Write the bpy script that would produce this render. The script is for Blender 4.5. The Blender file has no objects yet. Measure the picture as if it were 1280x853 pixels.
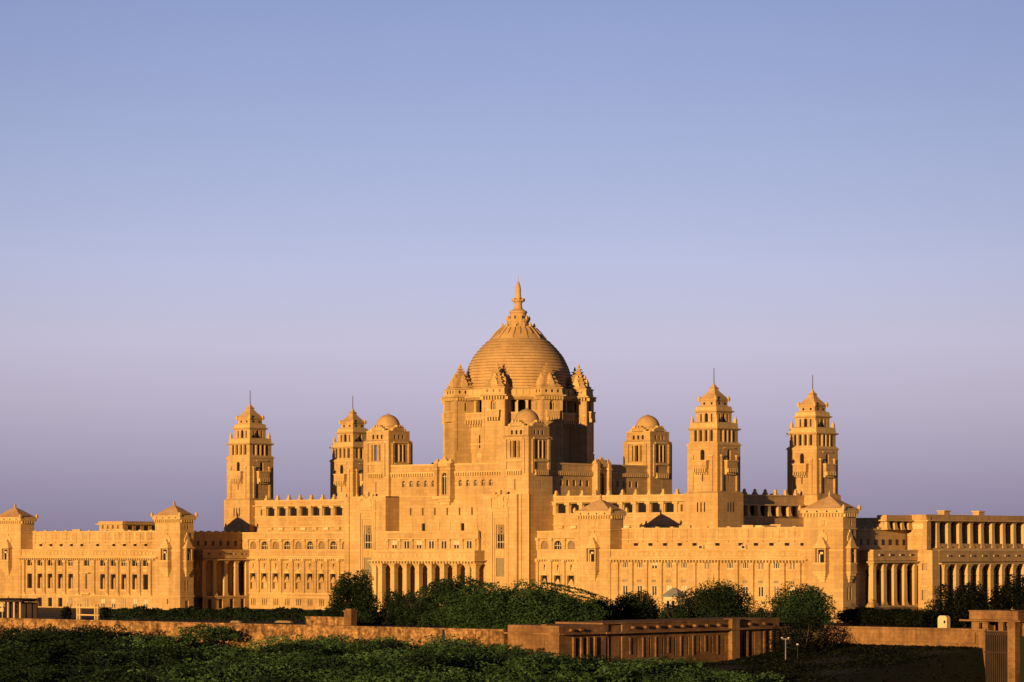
import bpy, bmesh, math, random
import numpy as np
from mathutils import Vector
random.seed(7); RNG = np.random.default_rng(7)
R = math.radians
sc = bpy.context.scene
COL = sc.collection
# building axes: X along the main front, Y towards the rear, plan units of 0.137 m, heights counted from eye level
U = 0.137
ZG = 77.0                     # eye level above the palace terrace, in units
def W(p): return (p[0]*U, p[1]*U, (p[2]+ZG)*U)

# ---------------------------------------------------------------- camera
PHI = R(41.36); DIST = 3880.0
cam = bpy.data.cameras.new('camera'); camo = bpy.data.objects.new('camera', cam); COL.objects.link(camo)
cam.sensor_width = 36.0; cam.lens = 36.0*3880.0/1280.0
cam.shift_x = -7.8/1280.0; cam.shift_y = 259.7/1280.0
cam.clip_start = 1.0; cam.clip_end = 40000.0
camo.location = W((DIST*math.sin(PHI), -DIST*math.cos(PHI), 0))
camo.rotation_euler = (R(90), 0, PHI)
sc.camera = camo
# ---------------------------------------------------------------- sky and sun
SUN_AZ = R(12.5)              # off the main front's normal, to the right
SUN_EL = R(5.5)
sd = Vector((math.sin(SUN_AZ)*math.cos(SUN_EL), -math.cos(SUN_AZ)*math.cos(SUN_EL), math.sin(SUN_EL)))
sun = bpy.data.lights.new('sun', 'SUN'); suno = bpy.data.objects.new('sun', sun); COL.objects.link(suno)
sun.energy = 5.0; sun.angle = R(0.5); sun.color = (1.0, 0.585, 0.215)
suno.rotation_euler = sd.to_track_quat('Z', 'Y').to_euler()
suno.location = (0, -400, 300)
w = bpy.data.worlds.new('World'); sc.world = w; w.use_nodes = True
nt = w.node_tree; nt.nodes.clear()
out = nt.nodes.new('ShaderNodeOutputWorld'); bg = nt.nodes.new('ShaderNodeBackground')
sky = nt.nodes.new('ShaderNodeTexSky'); sky.sky_type = 'NISHITA'; sky.sun_disc = False
sky.sun_elevation = SUN_EL; sky.sun_rotation = math.atan2(sd.x, sd.y)
sky.air_density = 1.0; sky.dust_density = 1.0; sky.ozone_density = 1.0
tc = nt.nodes.new('ShaderNodeTexCoord'); sep = nt.nodes.new('ShaderNodeSeparateXYZ')
nt.links.new(tc.outputs['Generated'], sep.inputs[0])
ramp = nt.nodes.new('ShaderNodeValToRGB')      # air colour by height above the horizon
mr = nt.nodes.new('ShaderNodeMapRange'); mr.inputs[1].default_value = 0.0; mr.inputs[2].default_value = 1.0
nt.links.new(sep.outputs[2], mr.inputs[0]); nt.links.new(mr.outputs[0], ramp.inputs[0])
def s2l(c): return tuple(((x/255+0.055)/1.055)**2.4 if x/255 > 0.04045 else x/255/12.92 for x in c)
SKY = [(0.0, (132,124,149)), (0.016, (147,139,167)), (0.03, (163,156,181)), (0.048, (181,173,197)), (0.066, (190,185,210)),
       (0.09, (180,185,217)), (0.116, (165,175,213)), (0.15, (149,163,206)), (0.175, (139,155,201)), (0.20, (118,136,188)), (0.29, (66,84,134)), (0.6, (28,38,72)), (1.0, (18,26,54))]
el = ramp.color_ramp.elements
while len(el) > 1: el.remove(el[-1])
for i, (p, c) in enumerate(SKY):
    e = el[0] if i == 0 else el.new(p)
    e.position = p; e.color = (*s2l(c), 1)
SKYMIX = 0.95; SKYGAIN = 7.75
mul = nt.nodes.new('ShaderNodeVectorMath'); mul.operation = 'SCALE'; mul.inputs['Scale'].default_value = SKYGAIN
nt.links.new(ramp.outputs[0], mul.inputs[0])
gdir = Vector((-math.sin(PHI), math.cos(PHI), 0.07)).normalized()
dt = nt.nodes.new('ShaderNodeVectorMath'); dt.operation = 'DOT_PRODUCT'; dt.inputs[1].default_value = gdir
nt.links.new(tc.outputs['Generated'], dt.inputs[0])
mg = nt.nodes.new('ShaderNodeMapRange'); mg.inputs[1].default_value = -1.0; mg.inputs[2].default_value = 1.0
nt.links.new(dt.outputs['Value'], mg.inputs[0])
gr = nt.nodes.new('ShaderNodeValToRGB'); ge = gr.color_ramp.elements
for p, v in ((0.0, .34), (0.6, .36), (0.93, .60), (0.988, .88), (0.9935, .925), (0.9975, .985), (1.0, 1.0)):
    e = ge[0] if p == 0.0 else (ge[1] if p == 1.0 else ge.new(p)); e.color = (v, v, v, 1)
nt.links.new(mg.outputs[0], gr.inputs[0])
hm = nt.nodes.new('ShaderNodeMapping'); hm.inputs['Scale'].default_value = (5, 5, 9); nt.links.new(tc.outputs['Generated'], hm.inputs[0])
hz = nt.nodes.new('ShaderNodeTexNoise'); hz.inputs['Scale'].default_value = 1.4; hz.inputs['Detail'].default_value = 4; nt.links.new(hm.outputs[0], hz.inputs['Vector'])
hr = nt.nodes.new('ShaderNodeMapRange'); hr.inputs[1].default_value = .3; hr.inputs[2].default_value = .7; hr.inputs[3].default_value = .992; hr.inputs[4].default_value = 1.02
nt.links.new(hz.outputs[0], hr.inputs[0])
gm = nt.nodes.new('ShaderNodeMath'); gm.operation = 'MULTIPLY'; nt.links.new(gr.outputs[0], gm.inputs[0]); nt.links.new(hr.outputs[0], gm.inputs[1])
gs = nt.nodes.new('ShaderNodeMath'); gs.operation = 'MULTIPLY'; gs.inputs[1].default_value = SKYGAIN; nt.links.new(gm.outputs[0], gs.inputs[0]); nt.links.new(gs.outputs[0], mul.inputs['Scale'])
mix = nt.nodes.new('ShaderNodeMixRGB'); mix.inputs[0].default_value = SKYMIX
nt.links.new(sky.outputs[0], mix.inputs[1]); nt.links.new(mul.outputs[0], mix.inputs[2])
nt.links.new(mix.outputs[0], bg.inputs[0]); bg.inputs[1].default_value = 0.1
nt.links.new(bg.outputs[0], out.inputs[0])
sc.view_settings.view_transform = 'Standard'; sc.view_settings.look = 'None'
sc.view_settings.exposure = 0.5; sc.view_settings.gamma = 1.0; sc.view_settings.use_curve_mapping = False
sc.cycles.max_bounces = 5; sc.cycles.diffuse_bounces = 3

# ---------------------------------------------------------------- materials
def mat(name, base, dark=None, scale=0.25, rough=0.85, bump=0.0, courses=None, mort=0.03, mcol=0.70, patch=0.0, streak=0.0, spec=0.3, fine=0.0):
    m = bpy.data.materials.new(name); m.use_nodes = True
    n = m.node_tree; b = n.nodes['Principled BSDF']; b.inputs['Roughness'].default_value = rough
    b.inputs['Specular IOR Level'].default_value = spec
    if dark is None:
        b.inputs['Base Color'].default_value = (*base, 1); return m
    g = n.nodes.new('ShaderNodeNewGeometry')
    def noise(sc_, det, vec=None):
        t = n.nodes.new('ShaderNodeTexNoise'); t.inputs['Scale'].default_value = sc_; t.inputs['Detail'].default_value = det
        n.links.new(vec or g.outputs['Position'], t.inputs['Vector']); return t
    t = noise(scale, 6)
    r = n.nodes.new('ShaderNodeValToRGB')
    r.color_ramp.elements[0].position = 0.36; r.color_ramp.elements[0].color = (*dark, 1)
    r.color_ramp.elements[1].position = 0.62; r.color_ramp.elements[1].color = (*base, 1)
    n.links.new(t.outputs[0], r.inputs[0]); colr = r.outputs[0]
    def mulby(fac_out, colr):
        x = n.nodes.new('ShaderNodeMixRGB'); x.blend_type = 'MULTIPLY'; x.inputs[0].default_value = 1
        n.links.new(colr, x.inputs[1]); n.links.new(fac_out, x.inputs[2]); return x.outputs[0]
    def remap(o, a, b_, lo, hi):
        q = n.nodes.new('ShaderNodeMapRange'); q.inputs[1].default_value = a; q.inputs[2].default_value = b_
        q.inputs[3].default_value = lo; q.inputs[4].default_value = hi; n.links.new(o, q.inputs[0]); return q.outputs[0]
    if streak:
        mp = n.nodes.new('ShaderNodeMapping'); mp.inputs['Scale'].default_value = (1.1, 1.1, 0.12)
        n.links.new(g.outputs['Position'], mp.inputs['Vector'])
        ts = noise(1.0, 4, mp.outputs[0]); colr = mulby(remap(ts.outputs[0], 0.35, 0.6, 1-streak, 1.0), colr)
    if patch:
        tp = noise(0.045, 3); colr = mulby(remap(tp.outputs[0], 0.38, 0.62, 1-patch, 1.0+patch*.3), colr)
    if fine:
        tf = noise(2.2, 3); colr = mulby(remap(tf.outputs[0], 0.3, 0.7, 1-fine, 1+fine*0.4), colr)
    if courses:
        # stone courses: a joint every `courses` metres of height, blocks broken along the wall
        sx = n.nodes.new('ShaderNodeSeparateXYZ'); n.links.new(g.outputs['Position'], sx.inputs[0])
        ad = n.nodes.new('ShaderNodeMath'); ad.operation = 'ADD'
        n.links.new(sx.outputs[0], ad.inputs[0]); n.links.new(sx.outputs[1], ad.inputs[1])
        cb = n.nodes.new('ShaderNodeCombineXYZ'); n.links.new(ad.outputs[0], cb.inputs[0]); n.links.new(sx.outputs[2], cb.inputs[1])
        br = n.nodes.new('ShaderNodeTexBrick'); br.inputs['Scale'].default_value = 1.0
        br.inputs['Brick Width'].default_value = courses*2.6; br.inputs['Row Height'].default_value = courses
        br.inputs['Mortar Size'].default_value = mort; br.inputs['Mortar Smooth'].default_value = 0.6
        br.inputs['Color1'].default_value = (1.0, 1.0, 1.0, 1); br.inputs['Color2'].default_value = (0.85, 0.83, 0.80, 1)
        br.inputs['Mortar'].default_value = (mcol, mcol*.94, mcol*.88, 1)
        n.links.new(cb.outputs[0], br.inputs['Vector']); colr = mulby(br.outputs[0], colr)
    n.links.new(colr, b.inputs['Base Color'])
    if bump:
        bt = noise(6.0, 5); bp = n.nodes.new('ShaderNodeBump'); bp.inputs['Strength'].default_value = bump; bp.inputs['Distance'].default_value = 0.05
        n.links.new(bt.outputs[0], bp.inputs['Height']); n.links.new(bp.outputs[0], b.inputs['Normal'])
    return m
STONE = mat('sandstone', (0.585, 0.405, 0.195), (0.50, 0.33, 0.145), 0.10, courses=0.62, streak=0.18, patch=0.12, bump=0.25, fine=0.10)
DOME = mat('dome_sandstone', (0.56, 0.38, 0.185), (0.46, 0.295, 0.135), 0.22, patch=0.18, streak=0.12, bump=0.25, fine=0.12)
TRIM = mat('trim_sandstone', (0.58, 0.415, 0.19), (0.50, 0.34, 0.145), 0.2, streak=0.12, fine=0.10)
PALE = mat('pale_plaster', (0.62, 0.50, 0.30), (0.54, 0.42, 0.24), 0.6)
BAND = mat('weathered_joint', (0.33, 0.20, 0.085), (0.17, 0.095, 0.04), 0.6)
ROOF = mat('roof_stone', (0.44, 0.29, 0.155), (0.34, 0.21, 0.11), 0.5, fine=0.15)
DARK = mat('dark_glazing', (0.012, 0.011, 0.012), rough=0.35, spec=0.25)
WOOD = mat('dark_door', (0.036, 0.02, 0.012), (0.022, 0.013, 0.008), 0.8, rough=0.6)
LATT = mat('stone_lattice', (0.26, 0.18, 0.10), (0.19, 0.13, 0.075), 3.0)
FRAME = mat('cream_frame', (0.62, 0.52, 0.38), (0.54, 0.45, 0.32), 2.0)
SHUT = mat('grey_green_shutter', (0.24, 0.20, 0.12), (0.20, 0.165, 0.10), 1.5)
IRON = mat('dark_iron', (0.05, 0.045, 0.045), rough=0.5)
RUBBLE = mat('rubble_wall', (0.43, 0.25, 0.10), (0.15, 0.078, 0.03), 1.1, courses=0.34, streak=0.2, bump=0.9, fine=0.45)
REDST = mat('red_brown_stone', (0.31, 0.175, 0.072), (0.19, 0.10, 0.042), 0.35, courses=0.5, streak=0.28, bump=0.4, fine=0.25, patch=0.2)
GREYP = mat('grey_white_paint', (0.22, 0.22, 0.21), (0.17, 0.17, 0.165), 1.0)
EARTH = mat('dry_earth', (0.06, 0.045, 0.025), (0.018, 0.022, 0.010), 0.05, fine=0.4, bump=0.5)
SHADE = mat('shade_painted_soil', (0.006, 0.009, 0.0045), (0.003, 0.005, 0.0025), 0.2)  # near-black soil: the shade over the bank is painted into its colour
BARK = mat('bark', (0.06, 0.045, 0.03), (0.035, 0.026, 0.018), 1.0)
LAMPW = mat('white_lamp_glass', (0.5, 0.5, 0.48), rough=0.4)
def leafmat(name, a, b_, sc_=0.35):
    m = mat(name, a, b_, sc_, rough=0.7, spec=0.12, fine=0.35)
    return m
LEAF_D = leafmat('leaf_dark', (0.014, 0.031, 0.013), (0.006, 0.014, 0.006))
LEAF_M = leafmat('leaf_mid', (0.026, 0.056, 0.021), (0.010, 0.024, 0.009))
LEAF_L = leafmat('leaf_thorn', (0.042, 0.090, 0.032), (0.012, 0.032, 0.012))
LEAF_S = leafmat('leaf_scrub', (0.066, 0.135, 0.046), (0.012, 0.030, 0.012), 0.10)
LEAF_H = leafmat('leaf_hedge', (0.0045, 0.008, 0.0035), (0.002, 0.004, 0.002))  # near-black; on the bank grass this colour carries painted shade

# ---------------------------------------------------------------- mesh helpers
class Fr:
    """A wall plane: o a plan point on it, a its turn; u runs along it, the outward normal is to the right of u turned down."""
    def __init__(s, o, a=0.0):
        s.o = o; s.a = a; s.u = (math.cos(a), math.sin(a)); s.n = (math.sin(a), -math.cos(a))
    def p(s, u, o, z): return (s.o[0]+u*s.u[0]+o*s.n[0], s.o[1]+u*s.u[1]+o*s.n[1], z)
def FF(y): return Fr((0, y), 0.0)               # faces the front
def FS(x): return Fr((x, 0), R(90))             # faces +X, u = Y
def FI(x): return Fr((x, 0), R(-90))            # faces -X, u = -Y
class MB:
    def __init__(s): s.v = []; s.f = []; s.m = []
    def face(s, pts, m=0):
        i = len(s.v); s.v += [tuple(p) for p in pts]; s.f.append(tuple(range(i, i+len(pts)))); s.m.append(m)
    def box(s, x0, x1, y0, y1, z0, z1, m=0):
        i = len(s.v)
        s.v += [(x0,y0,z0),(x1,y0,z0),(x1,y1,z0),(x0,y1,z0),(x0,y0,z1),(x1,y0,z1),(x1,y1,z1),(x0,y1,z1)]
        for q in ((3,2,1,0),(4,5,6,7),(0,1,5,4),(1,2,6,5),(2,3,7,6),(3,0,4,7)): s.f.append(tuple(i+k for k in q)); s.m.append(m)
        return s
    def fbox(s, fr, u0, u1, o0, o1, z0, z1, m=0):
        i = len(s.v)
        for z in (z0, z1):
            for u, o in ((u0,o0),(u1,o0),(u1,o1),(u0,o1)): s.v.append(fr.p(u, o, z))
        for q in ((3,2,1,0),(4,5,6,7),(0,1,5,4),(1,2,6,5),(2,3,7,6),(3,0,4,7)): s.f.append(tuple(i+k for k in q)); s.m.append(m)
        return s
    def panel(s, fr, u0, u1, z0, z1, ops, dep, m=0, o=0.0):
        us = sorted({u0, u1, *[k for q in ops for k in q[:2]]}); zs = sorted({z0, z1, *[k for q in ops for k in q[2:4]]})
        for a, b in zip(us, us[1:]):
            for c, d in zip(zs, zs[1:]):
                mu, mz = (a+b)/2, (c+d)/2
                if any(q[0] < mu < q[1] and q[2] < mz < q[3] for q in ops): continue
                s.face([fr.p(a,o,c), fr.p(b,o,c), fr.p(b,o,d), fr.p(a,o,d)], m)
        for q in ops:
            a, b, c, d = q[:4]; arch = len(q) > 4 and q[4]
            loop = [(a,c),(b,c)]
            if arch:
                r = (b-a)/2; cu = (a+b)/2; zs_ = d-r
                arc = [(cu+r*math.cos(t), zs_+r*math.sin(t)) for t in [math.pi*k/8 for k in range(9)]]
                loop += arc
                s.face([fr.p(b,o,d)]+[fr.p(x,o,y) for x, y in reversed(arc[:5])], m)
                s.face([fr.p(a,o,d)]+[fr.p(x,o,y) for x, y in reversed(arc[4:])], m)
            else: loop += [(b,d),(a,d)]
            for (x0,y0),(x1,y1) in zip(loop, loop[1:]+loop[:1]):
                s.face([fr.p(x0,o,y0), fr.p(x0,o-dep,y0), fr.p(x1,o-dep,y1), fr.p(x1,o,y1)], m)
    def stack(s, c, prof, ang=0.0, m=0, cap=True):
        """rings of rectangles (hx, hy, z) joined up"""
        ca, sa = math.cos(ang), math.sin(ang); i0 = len(s.v)
        for hx, hy, z in prof:
            for a, b in ((-hx,-hy),(hx,-hy),(hx,hy),(-hx,hy)): s.v.append((c[0]+a*ca-b*sa, c[1]+a*sa+b*ca, z))
        for k in range(len(prof)-1):
            for j in range(4):
                a = i0+4*k+j; b = i0+4*k+(j+1)%4; s.f.append((a, b, b+4, a+4)); s.m.append(m)
        if cap:
            s.f.append((i0+3,i0+2,i0+1,i0)); s.m.append(m); e = i0+4*(len(prof)-1); s.f.append((e,e+1,e+2,e+3)); s.m.append(m)
        return s
    def sq(s, c, prof, ang=0.0, m=0): return s.stack(c, [(h, h, z) for h, z in prof], ang, m)
    def lathe(s, c, prof, n=32, m=0, ph=0.0):
        i0 = len(s.v)
        for r, z in prof:
            for k in range(n):
                t = 2*math.pi*k/n+ph; s.v.append((c[0]+r*math.cos(t), c[1]+r*math.sin(t), z))
        for k in range(len(prof)-1):
            for j in range(n):
                a = i0+n*k+j; b = i0+n*k+(j+1)%n; s.f.append((a, b, b+n, a+n)); s.m.append(m)
        s.f.append(tuple(range(i0+n-1, i0-1, -1))); s.m.append(m); e = i0+n*(len(prof)-1); s.f.append(tuple(range(e, e+n))); s.m.append(m)
        return s
    def corbels(s, fr, u0, u1, n, o1, z0, z1, w=0.5, m=0):
        st = (u1-u0)/n; o1 = o1*1.45
        for k in range(n): s.fbox(fr, u0+st*(k+.5-w/2), u0+st*(k+.5+w/2), -0.3, o1, z0, z1, m)
        return s
    def build(s, name, mats, parent=None, mirror=False, org=(0,0), smooth=False, zoff=None):
        mats = mats if isinstance(mats, (list, tuple)) else [mats]
        me = bpy.data.meshes.new(name)
        g = -1.0 if mirror else 1.0
        z0 = ZG if zoff is None else zoff
        vs = [((g*x-org[0])*U, (y-org[1])*U, (z+z0)*U) for x, y, z in s.v]
        me.from_pydata(vs, [], s.f)
        for m in mats: me.materials.append(m)
        me.polygons.foreach_set('material_index', s.m)
        bm = bmesh.new(); bm.from_mesh(me); bmesh.ops.remove_doubles(bm, verts=bm.verts, dist=1e-4)
        bmesh.ops.recalc_face_normals(bm, faces=bm.faces); bm.to_mesh(me); bm.free()
        if smooth: me.polygons.foreach_set('use_smooth', [True]*len(me.polygons))
        o = bpy.data.objects.new(name, me); COL.objects.link(o)
        if parent: o.parent = parent
        return o
def tag(o, label=None, cat=None, group=None, kind=None):
    for k, v in (('label', label), ('category', cat), ('group', group), ('kind', kind)):
        if v: o[k] = v
    return o
def empty(name, p, rz=0.0):
    o = bpy.data.objects.new(name, None); COL.objects.link(o); o.location = W(p); o.rotation_euler.z = rz; o.empty_display_size = 0.5
    return o
def copy_part(o, parent, loc, rz=0.0):
    c = o.copy(); COL.objects.link(c); c.parent = parent; c.location = loc; c.rotation_euler.z = rz; return c
# windows: one mesh per size and kind, copied for every opening
WCACHE = {}
def window_mesh(kind, w, h):
    key = (kind, round(w, 2), round(h, 2))
    if key in WCACHE: return WCACHE[key]
    b = MB(); f = Fr((0, 0)); hw = w/2
    if kind.startswith('arch'):
        r = hw; pts = [(-hw, 0), (hw, 0)]+[(r*math.cos(t), h-r+r*math.sin(t)) for t in [math.pi*k/8 for k in range(9)]]
        b.face([f.p(x, 0, z) for x, z in pts], 0)
        if kind == 'arch_bars':
            for x in (-w/6, w/6): b.fbox(f, x-.28, x+.28, .05, .9, 0, h-r*.4, 1)
            b.fbox(f, -hw, hw, .05, .8, h-r-.3, h-r+.3, 1)
        elif kind == 'arch_blind':     # stone niche with a sunlit inner arch
            b.fbox(f, -hw, -hw+w*.2, .05, 1.6, 0, h-r, 1); b.fbox(f, hw-w*.2, hw, .05, 1.6, 0, h-r, 1)
            b.fbox(f, -hw*.5, hw*.5, .05, .8, 0, h*.55, 1)
        elif kind == 'arch_open':
            b.fbox(f, -.25, .25, .05, .7, 0, h-.6, 1)
    else:
        b.face([f.p(-hw,0,0), f.p(hw,0,0), f.p(hw,0,h), f.p(-hw,0,h)], 0)
        if kind == 'triple':
            for x in (-hw+.3, -hw*.36, hw*.36, hw-.3): b.fbox(f, x-.42, x+.42, .05, 1.5, 0, h, 1)
            b.fbox(f, -hw, hw, .05, 1.2, h-.9, h, 1); b.fbox(f, -hw, hw, .05, 1.2, 0, .7, 1)
        elif kind == 'double':
            for x in (-hw+.35, 0, hw-.35): b.fbox(f, x-.5, x+.5, .05, 1.4, 0, h, 1)
            b.fbox(f, -hw, hw, .05, 1.2, h-.7, h, 1)
        elif kind == 'slats':
            for k in range(3): b.fbox(f, -hw, hw, .05, .7, h*(k+.2)/3, h*(k+.62)/3, 1)
        elif kind == 'slot': pass
        elif kind == 'halfblind':
            b.fbox(f, -hw+.4, hw-.4, .05, .4, h*.45, h, 1)
            for x in (-hw+.35, 0, hw-.35): b.fbox(f, x-.5, x+.5, .05, 1.4, 0, h, 1)
        elif kind == 'closed':
            for x in (-hw+.35, 0, hw-.35): b.fbox(f, x-.5, x+.5, .05, 1.3, 0, h, 1)
            b.fbox(f, -hw+.4, hw-.4, .05, .35, 0, h, 3)
        elif kind == 'canopy':         # inner canopied recess under the carved hood
            b.fbox(f, -hw*.62, hw*.62, .05, 1.0, 0, h*.42, 2)
            b.stack((0, -1.6), [(hw*.85, 1.5, h*.44), (hw*.8, 1.4, h*.5), (hw*.42, .9, h*.66), (hw*.18, .4, h*.8)], 0, 2)
        elif kind == 'inner':
            b.fbox(f, -hw*.1, hw*.55, .05, .9, 0, h*.62, 2); b.stack((hw*.22, -.5), [(hw*.33, .4, h*.62), (hw*.2, .3, h*.72), (.1, .1, h*.78)], 0, 2)
        elif kind == 'niche':
            b.fbox(f, -hw*.35, hw*.35, .05, 1.1, 0, h*.55, 1)
        elif kind == 'tallgrid':
            b.fbox(f, -hw, hw, .05, .8, h*.6, h, 3)
            for k in range(2): b.fbox(f, -.9, .9, .8, 1.0, h*(.68+.14*k), h*(.74+.14*k), 0)
            for x in (-hw*.33, hw*.33): b.fbox(f, x-.25, x+.25, .05, .6, 0, h*.6, 1)
            b.fbox(f, -hw, hw, .05, .7, h*.26, h*.29, 1)
            b.fbox(f, -hw, -hw+.5, .05, .9, 0, h, 1); b.fbox(f, hw-.5, hw, .05, .9, 0, h, 1)
        elif kind == 'lattice':
            for k in range(1, 4): b.fbox(f, -hw+w*k/4-.2, -hw+w*k/4+.2, .05, .4, 0, h, 1)
        elif kind == 'round':
            pass
    o = b.build('window', [DARK, FRAME, STONE, LATT], zoff=0.0)
    if kind == 'shutter': o.data.materials[0] = SHUT
    if kind == 'lattice': o.data.materials[0] = LATT
    if kind == 'arch_lattice': o.data.materials[0] = LATT
    if kind == 'arch_blind': o.data.materials[1] = STONE
    if kind == 'door': o.data.materials[0] = WOOD
    me = o.data; bpy.data.objects.remove(o); WCACHE[key] = me; return me
def windows(parent, fr, ops, dep, kind, mirror=False, name='window', o=0.0):
    for q in ops:
        me = window_mesh(kind if isinstance(kind, str) else random.choice(kind), q[1]-q[0]-.1, q[3]-q[2]-.1)
        ob = bpy.data.objects.new(name, me); COL.objects.link(ob); ob.parent = parent
        x, y, z = fr.p((q[0]+q[1])/2, o-dep+.35, q[2]+.05)
        ob.location = W((-x if mirror else x, y, z)); ob.rotation_euler.z = -fr.a if mirror else fr.a
def op(u, w, z0, z1, arch=False): return (u-w/2, u+w/2, z0, z1, arch)

# ================================================================ GROUND
def ground():
    xs = [-60000,-20000,-8000,-3000,-1500,-700,-300,0,200,400,600,782,785,815,840,870,884,887,905,950,1000,1056,1062,1100,1200,1300,1500,2000,3000,5000,9000,20000,60000]
    ys = [-60000,-20000,-9000,-5000,-3600,-3000,-2600,-2300,-2000,-1800,-1600,-1400,-1200,-1100,-1000,-960,-920,-870,-842,-839,-790,-750,-700,-650,-610,-580,-574,-571,-522,-519,-400,-200,0,300,800,2000,6000,20000,60000]
    def h(x, y):
        if (y > -840 and x < 783) or (y > -572 and x > 885) or y > -520: return -77 if y < 2500 else -77-(y-2500)*.004
        z = -108-12*min(1, max(0, (-900-y)/700))
        if y < -1600: z -= min(40, (-1600-y)*.02)
        if x > 815:
            t = min(1, (x-815)/70); bank = max(-130, -88-max(0, -585-y)*.09); z = z*(1-t)+bank*t if y > -1100 else z-8*t
            if y > -1100: t2 = min(1, max(0, (x-1056)/6)); z = z*(1-t2)-132*t2
        return z
    vs = [W((x, y, h(x, y))) for y in ys for x in xs]; nx = len(xs)
    fs = [(j*nx+i, j*nx+i+1, (j+1)*nx+i+1, (j+1)*nx+i) for j in range(len(ys)-1) for i in range(nx-1)]
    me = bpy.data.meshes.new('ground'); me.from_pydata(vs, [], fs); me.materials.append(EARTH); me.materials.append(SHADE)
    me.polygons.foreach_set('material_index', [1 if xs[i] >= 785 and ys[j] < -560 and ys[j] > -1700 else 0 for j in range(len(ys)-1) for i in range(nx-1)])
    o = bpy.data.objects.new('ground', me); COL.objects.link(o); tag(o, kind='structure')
ground()

# ================================================================ PALACE
palace = empty('palace', (0, 0, -77))
tag(palace, 'vast golden sandstone palace with a great central dome, corner towers and long wings', 'palace')
_off = Vector(W((0, 0, -77)))          # the palace base is the world origin, so parts keep world coordinates

# ---- bodies behind the fronts
b = MB()
b.box(-672, 672, -133, 250, -77, 18); b.box(-360, 360, -106.6, 104, 18, 60); b.box(-128, 128, -128, 128, 60, 100)
b.build('main_body', STONE, palace)

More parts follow.
